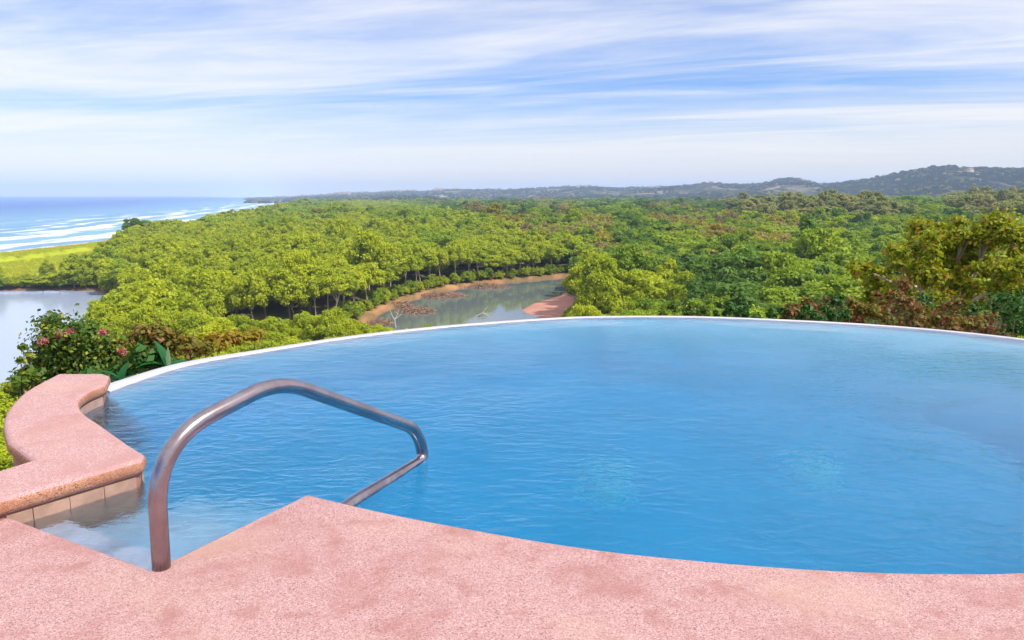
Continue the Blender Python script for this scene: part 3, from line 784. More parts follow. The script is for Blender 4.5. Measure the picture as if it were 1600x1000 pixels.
species('pale', 4, 3.2, 4.2, 11.0, 1700, 0.62, 30, 1.1, M_BARKP, 0.24, 0.8)

A_px = [(-900, 395), (0, 392), (185, 358), (250, 343), (330, 330), (430, 311), (480, 306), (600, 311), (650, 318), (700, 333), (760, 343), (850, 374), (900, 396), (935, 436), (900, 450), (560, 600), (0, 900), (-900, 900)]
B_px = [(868, 445), (900, 432), (960, 418), (1040, 424), (1075, 455), (1080, 520), (860, 520)]
def pick_species(px, py, inA, inB, u, rd):
    """u: patchy 0..1 value that varies slowly over the ground"""
    u = min(0.999, max(0.0, 0.65 * u + 0.35 * rd.random()))
    def by(*L):
        for lim_, k_ in L:
            if u < lim_: return k_
        return L[-1][1]
    if inA: return by((0.70, 'mangrove'), (0.86, 'green'), (0.95, 'mangrove'), (1, 'olive')) if py < 345 else by((0.76, 'mangrove'), (0.86, 'green'), (1, 'mangrove'))
    if inB: return by((0.40, 'mangrove'), (1, 'green'))
    if py < 342:
        if px + rd.uniform(-60, 60) > 1190: return by((0.28, 'green'), (0.42, 'dark'), (0.62, 'pale'), (0.75, 'olive'), (0.84, 'dry'), (1, 'pale'))
        return by((0.34, 'green'), (0.74, 'dark'), (0.80, 'dry'), (0.86, 'olive'), (1, 'green'))
    if py < 408 and 740 < px < 1250: return by((0.26, 'dark'), (0.50, 'green'), (0.66, 'olive'), (0.73, 'dry'), (0.88, 'mangrove'), (1, 'green'))
    if px > 1000: return by((0.36, 'dark'), (0.72, 'green'), (0.86, 'mangrove'), (1, 'dark'))
    return by((0.4, 'green'), (0.7, 'dark'), (1, 'mangrove'))

rd = random.Random(11); cand = []
r = 24.0
while r < 2200:
    sp = 4.3 if r < 330 else (4.3 + (r - 330) * 0.0085 if r < 1000 else 10 + (r - 1000) * 0.006)
    dr = sp * 0.92; na_ = int(R(92) * r / sp)
    for i in range(na_):
        a = R(-46) + R(92) * (i + rd.random()) / na_; q = r + rd.uniform(-.5, .5) * dr
        cand.append((q * math.sin(a), q * math.cos(a), sp))
    r += dr
cx_ = np.array([c[0] for c in cand]); cy_ = np.array([c[1] for c in cand])
cz_ = terrain(cx_, cy_); dcc = cx_ - np.interp(cy_, coast_y, coast_x)
ok = (poly_sd(cx_, cy_, river) > 4.2) & (poly_sd(cx_, cy_, lag) > 1.2) & (poly_sd(cx_, cy_, bar) > 2.5) & (poly_sd(cx_, cy_, gpoly) > 3) & (dcc > 48)
D_ = cy_ * math.cos(PITCH) - (cz_ + 8 - CAM_H) * math.sin(PITCH); U_ = cy_ * math.sin(PITCH) + (cz_ + 8 - CAM_H) * math.cos(PITCH)
PX_, PY_ = 800 + FPX * cx_ / D_, 500 - FPX * U_ / D_
IA_, IB_ = poly_sd(PX_, PY_, A_px) < 0, poly_sd(PX_, PY_, B_px) < 0
UP_ = np.clip((fbm(cx_ / (10 + 0.055 * np.hypot(cx_, cy_)), cy_ / (16 + 0.14 * np.hypot(cx_, cy_)), 91, 3) - 0.5) * 2.6 + 0.5, 0, 1)
RV_ = poly_sd(cx_, cy_, river)
UH_ = np.clip((fbm(cx_ / 22, cy_ / 30, 95, 3) - 0.5) * 2.4 + 0.5, 0, 1)
trees = []
for i in np.nonzero(ok)[0]:
    x, y, z, sp = float(cx_[i]), float(cy_[i]), float(cz_[i]), cand[i][2]
    k = pick_species(PX_[i], PY_[i], IA_[i], IB_[i], UP_[i], rd); D = math.hypot(x, y)
    if D < 330 and rd.random() < 0.12: continue
    if D < 140:
        if D < 48 and PX_[i] > 1290: continue
        k = {'mangrove': 'mangrove_fine', 'green': 'green_fine', 'dark': 'dark_fine'}.get(k, 'green_fine')
    if k == 'mangrove' and RV_[i] < 13 and 150 < D and PX_[i] > 480 and PX_[i] < 940: k = 'mangrove_bank'
    v = rd.randrange(len(PROTO[k]))
    s = (sp / 4.3) ** 0.75 * rd.choice((0.72, 0.9, 1.0, 1.15, 1.4)) * rd.uniform(0.9, 1.1)
    sz = (s ** 0.5 if D < 330 else (s ** 0.25)) * rd.uniform(0.88, 1.12) * (0.78 + 0.5 * UH_[i])
    if PX_[i] > 1000 and D > 100 and D < 420 and not IB_[i]: s *= 1.25
    if D > 130 and rd.random() < 0.05: sz *= 1.3
    h = PROTO[k][v][3]
    px, py = proj(x, y, z + h * sz)
    if D < 60:                                               # shrubs on the slope below the pool, kept under the sight lines
        s *= 0.62; sz = s
        px, py = proj(x, y, z + h * sz)
    # the stretch between pool and river is scrub; tall trees would hide the river
    if D < 175 and 330 < px < 900:
        lim_py = 500 if px > 560 else 486
        if py < lim_py:
            need = z + h * sz; top = CAM_H - (lim_py + rd.uniform(0, 25) - HOR) / FPX * D
            if top - z < 1.8: continue
            f = (top - z) / (h * sz); s *= max(0.35, f ** 0.6); sz *= f
            px, py = proj(x, y, z + h * sz)
    if D < 150 and px <= 330:
        lim_py = np.interp(px, [-200, 20, 110, 170, 330], [600, 585, 560, 470, 462])
        if py < lim_py:
            top = CAM_H - (lim_py + rd.uniform(0, 20) - HOR) / FPX * D
            if top - z < 1.5: continue
            f = (top - z) / (h * sz); s *= max(0.35, f ** 0.6); sz *= f; px, py = proj(x, y, z + h * sz)
    if D < 150 and px >= 880:
        lim_py = np.interp(px, [880, 1060, 1120, 1240, 1330, 1600], [482, 462, 430, 398, 372, 350])
        if py < lim_py:
            top = CAM_H - (lim_py + rd.uniform(0, 25) - HOR) / FPX * D
            if top - z < 1.5: continue
            f = (top - z) / (h * sz); s *= max(0.4, f ** 0.6); sz *= f; px, py = proj(x, y, z + h * sz)
    if D > 200 and D < 330 and px < 205:
        lim_py = np.interp(px, [-200, 0, 100, 180, 205], [414, 409, 401, 384, 372])
        if py < lim_py:
            top = CAM_H - (lim_py + rd.uniform(0, 8) - HOR) / FPX * D
            f = (top - z) / (h * sz)
            if f < 0.2: continue
            sz *= f; px, py = proj(x, y, z + h * sz)
    trees.append((D, x, y, z, k, v, s, sz, rd.uniform(0, 6.283), px, py))
# undergrowth along the banks
for P_, lo_d, hi_d, n_ in ((river, 2.6, 6.5, 360), (lag, 0.8, 5.0, 700)):
    ax = np.array(P_); ux = rng.uniform(ax[:, 0].min() - 10, ax[:, 0].max() + 10, 30000); uy = rng.uniform(ax[:, 1].min() - 10, ax[:, 1].max() + 10, 30000)
    sd_ = poly_sd(ux, uy, P_); kk = np.nonzero((sd_ > lo_d) & (sd_ < hi_d) & (uy > 150) & (poly_sd(ux, uy, bar) > 2))[0][:n_]
    uz = terrain(ux[kk], uy[kk])
    for x, y, z in zip(ux[kk], uy[kk], uz):
        k = rd.choice(('mangrove', 'mangrove', 'green')); s = rd.uniform(0.22, 0.45); v = rd.randrange(len(PROTO[k])); sz = s * rd.uniform(.8, 1.2)
        px, py = proj(x, y, z + PROTO[k][v][3] * sz); trees.append((math.hypot(x, y), float(x), float(y), float(z) - 0.4, k, v, s, sz, rd.uniform(0, 6.28), px, py))
trees.sort()
# which trees show: walk outwards and keep the skyline of what stands nearer
edge_x = np.array([-400, 20, 172, 300, 420, 560, 700, 850, 950, 1100, 1300, 1450, 1600, 2000], float)
edge_y = np.array([640, 600, 590, 552, 534, 517, 505, 495, 492, 493, 502, 513, 530, 560], float)
colx = np.arange(-40, 1641, 4.0); sky_y = np.interp(colx, edge_x, edge_y)
score = []
for i, t in enumerate(trees):
    D, x, y, z, k, v, s, sz, rz, px, py = t
    hw = PROTO[k][v][2] * s * FPX / D * 0.8
    lo_, hi_ = np.searchsorted(colx, px - hw), np.searchsorted(colx, px + hw)
    if hi_ <= lo_ or px < 0 or px > 1600: score.append(0); continue
    cu = np.clip((colx[lo_:hi_] - px) / max(hw, 1e-3), -1, 1); prof_y = py + (1 - np.sqrt(1 - cu * cu)) * hw * 0.8
    gain = np.clip(sky_y[lo_:hi_] - prof_y, 0, None)
    score.append(float(np.minimum(gain, 2 * hw).sum()) * 4)
    sky_y[lo_:hi_] = np.minimum(sky_y[lo_:hi_], prof_y)
order = sorted(range(len(trees)), key=lambda i: -score[i])
single = set(i for i in order[:290] if score[i] > 30)

LOOK = {'mangrove': 'lime green mangrove tree', 'green': 'mid green leafy tree', 'dark': 'dark green dense tree', 'olive': 'olive-yellow flat-topped tree', 'dry': 'dry brownish thin-leaved tree', 'pale': 'tall pale-trunked greyish tree'}
MARKS = [(120, 'above the flowering bush'), (230, 'above the coping wall end'), (340, 'above the pale upright leaf'), (440, 'above the rising handrail'), (540, 'above the top bend of the handrail'), (620, 'at the tan bank end'), (700, 'behind the brown brush heaps'), (790, 'along the far tan bank'), (880, 'by the river bend'), (960, 'behind the pink sandbar'), (1040, 'beside the sandbar mangroves'), (1130, 'behind the highest rim part'), (1220, 'between sandbar and rust shrubs'), (1300, 'above the first rust shrub'), (1380, 'beside the yellow-green tree'), (9999, 'behind the yellow-green tree')]
GROUP = {'mangrove': 'mangrove trees round lagoon and river', 'green': 'leafy green trees beyond the pool', 'dark': 'dark green trees beyond the pool', 'olive': 'olive trees in the woods', 'dry': 'dry trees in the woods', 'pale': 'pale-trunked tall trees'}
ORD = ['nearest', 'second nearest', 'third nearest', 'fourth nearest', 'fifth nearest', 'sixth nearest', 'seventh nearest', 'eighth nearest', 'ninth nearest', 'tenth nearest', 'eleventh nearest', 'twelfth nearest', 'thirteenth nearest', 'fourteenth nearest', 'fifteenth nearest', 'sixteenth nearest', 'seventeenth nearest', 'eighteenth nearest', 'nineteenth nearest', 'twentieth nearest']
ORD += [f'twenty-{o_} nearest' for o_ in ('first', 'second', 'third', 'fourth', 'fifth', 'sixth', 'seventh', 'eighth', 'ninth')] + ['thirtieth nearest'] + [f'thirty-{o_} nearest' for o_ in ('first', 'second', 'third', 'fourth', 'fifth', 'sixth', 'seventh', 'eighth', 'ninth')]
rank = {}
def tree_label(k, px, py, x, y):
    """called from near to far, so the count of its kind in that direction tells each one"""
    mk = next(t for lim_, t in MARKS if px < lim_); n = rank.get((k, mk), 0); rank[(k, mk)] = n + 1
    return f'{LOOK[k]} {mk}, {ORD[n] if n < len(ORD) else "far one"} to the pool'.replace('far one to the pool', 'among the farthest ones'), GROUP[k]
NAME = {'mangrove': 'mangrove_tree', 'green': 'broadleaf_tree', 'dark': 'evergreen_tree', 'olive': 'olive_green_tree', 'dry': 'dry_tree', 'pale': 'pale_trunk_tree'}
for i in sorted(single):
    D, x, y, z, k, v, s, sz, rz, px, py = trees[i]
    cm, tm, _, _ = PROTO[k][v]
    e = empty(NAME[k.split('_')[0]], (x, y, z), rz); e.scale = (s, s, sz)
    lb, gp = tree_label(k.split('_')[0], px, py, x, y); tag(e, lb, 'tree', gp)
    link_mesh('trunk', tm, None, e); link_mesh('crown', cm, None, e)

# the rest of the woods: one object whose points carry the crowns
def scatter_stuff(name, pts, protos, label, cat):
    me = bpy.data.meshes.new(name); me.vertices.add(len(pts))
    me.vertices.foreach_set('co', np.array([p[:3] for p in pts], np.float32).ravel())
    for nm, typ, vals in (('rot', 'FLOAT', [p[3] for p in pts]), ('sxy', 'FLOAT', [p[4] for p in pts]), ('sz', 'FLOAT', [p[5] for p in pts]), ('var', 'INT', [p[6] for p in pts])):
        a = me.attributes.new(nm, typ, 'POINT'); a.data.foreach_set('value', np.array(vals, np.float32 if typ == 'FLOAT' else np.int32))
    o = bpy.data.objects.new(name, me); COL.objects.link(o); tag(o, label, cat, kind='stuff')
    ng = bpy.data.node_groups.new(name, 'GeometryNodeTree')
    ng.interface.new_socket('Geometry', in_out='INPUT', socket_type='NodeSocketGeometry'); ng.interface.new_socket('Geometry', in_out='OUTPUT', socket_type='NodeSocketGeometry')
    nd = ng.nodes; gi = nd.new('NodeGroupInput'); go = nd.new('NodeGroupOutput'); jn = nd.new('GeometryNodeJoinGeometry')
    def attr(nm, typ='FLOAT'):
        n = nd.new('GeometryNodeInputNamedAttribute'); n.data_type = typ; n.inputs[0].default_value = nm
        return next(s_ for s_ in n.outputs if s_.enabled and s_.name == 'Attribute')
    m2p = nd.new('GeometryNodeMeshToPoints'); ng.links.new(gi.outputs[0], m2p.inputs[0])
    rv = nd.new('ShaderNodeCombineXYZ'); ng.links.new(attr('rot'), rv.inputs[2])
    sv = nd.new('ShaderNodeCombineXYZ'); s1 = attr('sxy'); ng.links.new(s1, sv.inputs[0]); ng.links.new(s1, sv.inputs[1]); ng.links.new(attr('sz'), sv.inputs[2])
    va = attr('var', 'INT')
    for i, ob in enumerate(protos):
        oi = nd.new('GeometryNodeObjectInfo'); oi.transform_space = 'ORIGINAL'; oi.inputs[0].default_value = ob
        cp = nd.new('FunctionNodeCompare'); cp.data_type = 'INT'; cp.operation = 'EQUAL'
        ci = [s_ for s_ in cp.inputs if s_.enabled]; ng.links.new(va, ci[0]); ci[1].default_value = i
        ip = nd.new('GeometryNodeInstanceOnPoints')
        ng.links.new(m2p.outputs[0], ip.inputs['Points']); ng.links.new(cp.outputs[0], ip.inputs['Selection'])
        ng.links.new(oi.outputs['Geometry'], ip.inputs['Instance']); ng.links.new(rv.outputs[0], ip.inputs['Rotation']); ng.links.new(sv.outputs[0], ip.inputs['Scale'])
        ng.links.new(ip.outputs[0], jn.inputs[0])
    ng.links.new(jn.outputs[0], go.inputs[0])
    md = o.modifiers.new('scatter', 'NODES'); md.node_group = ng
    return o
proto_objs, proto_of = [], {}
for k, L in PROTO.items():
    for v, (cm, tm, rx_, h_) in enumerate(L):
        if k in ('pale', 'dry', 'olive'):                    # thin crowns show their trunks
            bm = bmesh.new(); bm.from_mesh(cm); lay = bm.faces.layers.float.get('leaf_rand')
            nf0 = len(bm.faces); bm.from_mesh(tm); bm.faces.ensure_lookup_table()
            for f in bm.faces[nf0:]: f.material_index = 1
            pm = bpy.data.meshes.new('wood_' + k); bm.to_mesh(pm); bm.free(); pm.materials.append(LEAF[k]); pm.materials.append(M_BARKP)
        else: pm = cm
        ob = bpy.data.objects.new('woodland_pattern', pm)     # read by the scatter only, not in the scene
        proto_of[(k, v)] = len(proto_objs); proto_objs.append(ob)
rest = [(t[1], t[2], t[3], t[8], t[6], t[7], proto_of[(t[4], t[5])]) for i, t in enumerate(trees) if i not in single]
scatter_stuff('forest', rest, proto_objs, 'green woodland spreading from the river to the foot of the hills', 'forest')
# trees on the hills
hp = []
rh = random.Random(5)
for _ in range(26000):
    az = R(rh.uniform(-19.5, 38)); t = rh.random() ** 0.8 * 1.0
    x, y, z = hill_z(az, t); x += rh.uniform(-25, 25); y += rh.uniform(-40, 40)
    if float(fbm(np.float64(x) / 190, np.float64(y) / 260, 51, 2)) > 0.48 + 0.1 * rh.random(): continue
    k = rh.choices(('hill', 'dark', 'dry', 'olive'), (0.86, 0.03, 0.06, 0.05))[0]; s = rh.uniform(1.3, 2.9)
    hp.append((x, y, z - 2.5 * s, rh.uniform(0, 6.28), s, s * rh.uniform(0.6, 0.85), proto_of[(k, rh.randrange(len(PROTO[k])))]))
scatter_stuff('hillside_forest', hp, proto_objs, 'hazy wooded cover on the distant blue hills', 'forest')

# houses on the far hills
def house(az, t, s, rz, label, group):
    x, y, z = hill_z(az, t); e = empty('hillside_house', (x, y, z), rz); tag(e, label, 'house', group)
    bm = bmesh.new(); bmesh.ops.create_cube(bm, size=1, matrix=Matrix.Translation((0, 0, 0.30 * s)) @ Matrix.Diagonal((1.5 * s, s, 0.9 * s, 1)))
    from_bm('wall', bm, M_HOUSE, e)
    bm = bmesh.new(); z0 = 0.75 * s
    b4 = [bm.verts.new(c) for c in ((-.85 * s, -.6 * s, z0), (.85 * s, -.6 * s, z0), (.85 * s, .6 * s, z0), (-.85 * s, .6 * s, z0))]
    r2 = [bm.verts.new(c) for c in ((-.6 * s, 0, z0 + .32 * s), (.6 * s, 0, z0 + .32 * s))]
    bm.faces.new(b4[::-1]); bm.faces.new((b4[0], b4[1], r2[1], r2[0])); bm.faces.new((b4[2], b4[3], r2[0], r2[1])); bm.faces.new((b4[1], b4[2], r2[1])); bm.faces.new((b4[3], b4[0], r2[0]))
    from_bm('roof', bm, M_ROOF, e)
hr = random.Random(3)
for i in range(30):
    pxh = hr.uniform(470, 720); house(math.atan((pxh - 800) / FPX), hr.uniform(0.75, 0.97), hr.uniform(16, 26), hr.uniform(-.5, .5), 'tiny pale house on the far low coastal hills', 'houses on the far coastal hills')
for i in range(24):
    pxh = hr.uniform(760, 1580); house(math.atan((pxh - 800) / FPX), hr.uniform(0.70, 0.93), hr.uniform(11, 18), hr.uniform(-.6, .6), 'tiny pale house on the blue inland hills', 'houses on the inland hills')

# ---- brush piles and dead wood in the river
def brush_pile(px, py, rx, ry, h, n, label, seed):
    x, y = at(px, py, WL); rd = random.Random(seed); e = empty('brush_pile', (x, y, WL - 0.1)); tag(e, label, 'brush pile')
    bm = bmesh.new()
    for i in range(n):
        a = rd.uniform(0, 6.28); q = math.sqrt(rd.random()); c = Vector((rx * q * math.cos(a), ry * q * math.sin(a), h * (1 - q * q) * rd.uniform(0.1, 1)))
        d = Vector((rd.gauss(0, 1), rd.gauss(0, 1), rd.gauss(0.2, 0.55))).normalized() * rd.uniform(0.6, 1.8)
        tube(bm, [c - d * .5, c + Vector((rd.uniform(-.15, .15), rd.uniform(-.15, .15), .1)), c + d * .5], [0.10, 0.08, 0.03], 3, cap=False)
    o = from_bm('twigs', bm, M_TWIG, e); o['kind'] = 'stuff'
brush_pile(690, 463, 8.0, 5.0, 1.6, 520, 'brown tangle of dead branches in the river below the far bank', 1)
brush_pile(650, 487, 5.5, 4.5, 1.4, 380, 'brown brush heap in the river closest to the pool edge', 2)
brush_pile(622, 478, 4.5, 3.5, 1.3, 300, 'brown brush heap touching the left end of the tan bank', 5)
brush_pile(760, 449, 8.5, 4.0, 1.5, 420, 'brown tangle of branches where the far bank bends', 3)
brush_pile(592, 506, 3.6, 3.0, 1.2, 220, 'small brush heap beside the forked white snag', 4)
def snag(px, py, h, label, seed, fall=0.0, name='dead_snag'):
    x, y = at(px, py, WL); rd = random.Random(seed); bm = bmesh.new(); z0 = Vector((0, 0, -0.6))
    f = Vector((rd.uniform(-.4, .4), 0, h * 0.45)); tube(bm, [z0, f], [0.16, 0.13], 6)
    for a in (-0.5, 0.45, 1.0):
        tube(bm, [f, f + Vector((a * h * .35, .2, h * .28)), f + Vector((a * h * .5, .3, h * .55))], [0.11, 0.08, 0.03], 5)
    if fall: bmesh.ops.rotate(bm, verts=bm.verts, cent=(0, 0, 0), matrix=Matrix.Rotation(fall, 3, 'Y'))
    o = from_bm(name, bm, M_DEAD); o.location = (x, y, WL); tag(o, label, 'dead tree')
snag(619, 512, 4.2, 'forked bleached snag standing in the river at the pool edge line', 1)
snag(745, 494, 3.6, 'bleached fallen branch lying in the river just past the pool rim', 4, R(68), 'driftwood')

# ---- shrubs close to the pool
def shrub(name, label, cat, loc, lobes, n, size, mat, seed, group=None, stem_mat=None, flat=0.85, extra=None, aspect=1.7, shell=0.45):
    """lobes: (dx, dy, dz, radius) above the base"""
    e = empty(name, loc); tag(e, label, cat, group)
    V, F, rr = leaf_cloud([l[:3] for l in lobes], [l[3] for l in lobes], n, size, flat, seed=seed, shell=shell, aspect=aspect, fuzzy=True)
    me = quads_mesh('foliage', V, F, rand=rr); link_mesh('foliage', me, mat, e)
    bm = bmesh.new(); rd = random.Random(seed)
    for l in lobes:
        t = Vector(l[:3]); m = t * 0.5 + Vector((rd.uniform(-.1, .1), rd.uniform(-.1, .1), 0)); q = 0.006 + 0.010 * l[3]
        tube(bm, [(rd.uniform(-.1, .1), rd.uniform(-.1, .1), -0.3), m, t, t + Vector((rd.uniform(-.3, .3), rd.uniform(-.3, .3), rd.uniform(.1, .5))) * l[3]], [q * 1.6, q * 1.2, q * 0.8, q * .3], 5, cap=False)
    from_bm('stem', bm, stem_mat or M_BARK, e)
    return e
def ground(x, y): return float(terrain(np.array([x]), np.array([y]))[0])
def lobes_px(D, lst, z0, seed, depth=0.5):
    """lobes from outline circles (px, py, radius px) of the plant at distance D"""
    rd = random.Random(seed); o = []
    for px, py, rpx in lst:
        y = D + rd.uniform(-depth, depth); x = (px - 800) / FPX * y; z = CAM_H - (py - HOR) / FPX * y
        o.append((x, y, z, rpx / FPX * y))
    return o
def shrub_px(name, label, cat, D, circles, n, size, mat, seed, depth=0.5, **kw):
    L = lobes_px(D, circles, 0, seed, depth); bx = sum(l[0] for l in L) / len(L); by = D
    gz = ground(bx, by)
    return shrub(name, label, cat, (bx, by, gz), [(l[0] - bx, l[1] - by, l[2] - gz, l[3]) for l in L], n, size, mat, seed, **kw)
e = shrub_px('bougainvillea_bush', 'dark leafy bush with pink flowers behind the curved coping wall', 'bush', 8.6,
         [(95, 560, 34), (70, 535, 26), (105, 530, 30), (135, 560, 30), (60, 585, 26), (62, 508, 14), (75, 500, 12), (120, 590, 30), (150, 545, 22), (55, 550, 20), (40, 570, 12), (80, 600, 24), (30, 607, 14), (128, 515, 16)],
         15000, 0.035, LEAF_BOUG, 41, 0.35)
# sprays and flowers are parts of the bush
def petals(parent, D, spots, seed):
    for px, py, rr in spots:
        L = lobes_px(D, [(px, py, rr)], 0, seed, 0.05)[0]
        V, F, r_ = leaf_cloud([(L[0] - parent.location.x, L[1] - parent.location.y, L[2] - parent.location.z)], [L[3]], 60, 0.04, seed=seed + int(px))
        link_mesh('flower_cluster', quads_mesh('flower_cluster', V, F, rand=r_), PETAL, parent)
petals(e, 8.25, [(53, 534, 7), (83, 523, 7), (99, 519, 5), (84, 530, 4), (150, 520, 4), (178, 552, 5)], 3)
shrub_px('spray_bush', 'thin leafy sprays at the outer left side of the coping wall', 'bush', 7.4, [(8, 598, 12), (24, 580, 7), (14, 566, 5), (30, 560, 4), (4, 615, 12), (20, 545, 5), (12, 610, 9), (32, 592, 9)], 1300, 0.042, LEAF_BOUG, 43, 0.2)
shrub_px('rust_shrub', 'small rust and pink leaved shrub between bougainvillea and dark broad leaves', 'bush', 9.2, [(165, 560, 17), (150, 575, 15), (180, 577, 14), (145, 545, 13), (170, 540, 10)], 1500, 0.06, LEAF_ORNG, 45, 0.3)
shrub_px('dry_shrub', 'dry brownish shrub above the pale upright leaf', 'bush', 11.5, [(228, 525, 20), (205, 530, 18), (255, 530, 18), (285, 545, 16), (240, 548, 22), (310, 548, 12)], 2600, 0.06, LEAF_ORNG, 47, 0.5)
shrub_px('orange_shrub', 'yellow-orange low shrub just outside the white pool rim', 'bush', 12.5, [(330, 535, 14), (360, 532, 13), (300, 545, 13), (390, 528, 11)], 1600, 0.06, mat_leaf('amber_leaf', (0.22, 0.20, 0.02), (0.45, 0.32, 0.03), (0.45, 0.18, 0.06), 0.15), 49, 0.4)
shrub_px('deep_green_shrub', 'deep green shrub behind the end of the coping wall', 'bush', 8.0, [(205, 560, 15), (225, 565, 14), (195, 578, 13), (240, 572, 12), (165, 590, 12), (120, 592, 10)], 1500, 0.075, LEAF_DEEP, 51, 0.25)

# big leaved plant: separate leaf blades
def blade(bm, base, d, length, width, droop, twist=0.0, seg=7):
    d = Vector(d).normalized(); side_ = d.cross(Vector((0, 0, 1))).normalized(); rows_ = []
    p = Vector(base); dirn = d.copy()
    for i in range(seg + 1):
        t = i / seg; wd = width * math.sin(math.pi * min(1, 0.08 + 0.92 * t) ** 0.8) * 0.5
        upv = side_.cross(dirn).normalized()
        rows_.append([bm.verts.new(p - side_ * wd + upv * wd * 0.3), bm.verts.new(p), bm.verts.new(p + side_ * wd + upv * wd * 0.3)])
        p = p + dirn * (length / seg); dirn = (dirn + Vector((0, 0, -droop / seg))).normalized()
    for a_, b_ in zip(rows_[:-1], rows_[1:]):
        for k_ in range(2): bm.faces.new((a_[k_], a_[k_ + 1], b_[k_ + 1], b_[k_]))
def leaf_plant(name, label, D, px, py, dirs, mat, seed):
    y = D; x = (px - 800) / FPX * y; z = CAM_H - (py - HOR) / FPX * y; gz = ground(x, y)
    e = empty(name, (x, y, gz)); tag(e, label, 'plant')
    bm = bmesh.new(); tube(bm, [(0, 0, -.2), (0.02, 0, (z - gz) * .5), (0, 0, z - gz)], [0.05, 0.04, 0.03], 6); from_bm('stem', bm, M_BARK, e)
    for d, ln, wd, dr, mt in dirs:
        bm = bmesh.new(); blade(bm, (0, 0, z - gz), d, ln, wd, dr); o = from_bm('leaf', bm, mt or mat, e, smooth=True)
leaf_plant('broad_leaf_plant', 'plant with broad dark leaves and one pale upright leaf by the rim', 7.9, 250, 578,
           [((0.12, -.2, 1), 0.27, 0.05, 0.3, LEAF_PALE), ((0.9, -.3, .5), 0.20, 0.08, 1.0, LEAF_PALE), ((-0.9, -.4, .35), 0.40, 0.16, 0.9, None), ((-0.6, .5, .5), 0.38, 0.15, 0.9, None), ((-0.95, 0, .15), 0.46, 0.17, 0.6, None), ((-.7, -.6, .6), 0.34, 0.14, 1.0, None), ((.5, .5, .4), 0.3, 0.12, 1.2, None), ((-.3, .1, .8), 0.36, 0.12, 0.8, None)], LEAF_BIG, 3)
leaf_plant('low_leaf_plant', 'low plant with broad dark leaves touching the coping wall end', 6.6, 172, 600,
           [((-0.9, -.2, .25), 0.28, 0.11, 0.7, None), ((.7, .2, .35), 0.22, 0.10, 1.0, None), ((-0.4, -.2, .5), 0.26, 0.10, 1.0, None), ((0.1, .2, .6), 0.2, 0.1, 0.8, None), ((-1, .3, .1), 0.32, 0.11, 0.4, None)], LEAF_BIG, 5)

# right side: rust coloured and dark shrubs along the rim
rs = random.Random(77)
def edge_at(px): return float(np.interp(px, edge_x, edge_y))
spots = [('rust', 1268, 10, 20, 'rust red shrub at the left end of the dry shrubs behind the rim'), ('rust', 1330, 12, 26, 'rust red shrub in front of the light green slope trees'),
         ('rust', 1400, 22, 26, 'rust brown shrub below the big yellow-green tree trunk'), ('rust', 1480, 20, 24, 'rust pink shrub low under the spreading pale branches'),
         ('rust', 1555, 14, 22, 'rust brown shrub near the right end of the pool rim'),
         ('deep', 1225, 8, 16, 'deep green shrub just left of the rust red shrubs'), ('deep', 1300, 8, 14, 'deep green shrub wedged between two rust shrubs at the rim'), ('deep', 1445, 18, 20, 'deep green shrub in the middle of the rust shrubs'), ('deep', 1590, 30, 28, 'deep green shrub where the rim leaves the picture'),
         ('deep', 1150, 6, 13, 'deep green low shrub behind the highest part of the rim'), ('green', 1085, 6, 12, 'leafy green low shrub right of the sandbar behind the rim'), ('orange', 1370, 14, 16, 'amber olive shrub glowing between rust shrubs'), ('orange', 1520, 20, 16, 'olive yellow shrub beside the rust pink shrub')]
for i, (kind, px, dy, rr, lb) in enumerate(spots):
    D = rs.uniform(11.0, 16.0); ye = edge_at(px); dy = dy * rs.uniform(0.6, 1.7); rr *= rs.uniform(0.75, 1.25)
    circ = []
    for q in range(16): circ.append((px + rs.gauss(0, 1.0) * rr * 1.3, ye - dy + rs.gauss(0.1, 0.6) * rr, rr * rs.uniform(0.16, 0.55)))
    mt = {'rust': LEAF_RUST, 'deep': LEAF_DEEP, 'green': LEAF_BOUG, 'orange': LEAF_ORNG}[kind]
    nm = {'rust': 'rust_shrub', 'deep': 'deep_green_shrub', 'green': 'leafy_shrub', 'orange': 'orange_shrub'}[kind]
    shrub_px(nm, lb, 'bush', D, circ, 4200, 0.052, mt, 200 + i, 0.9, shell=0.2)

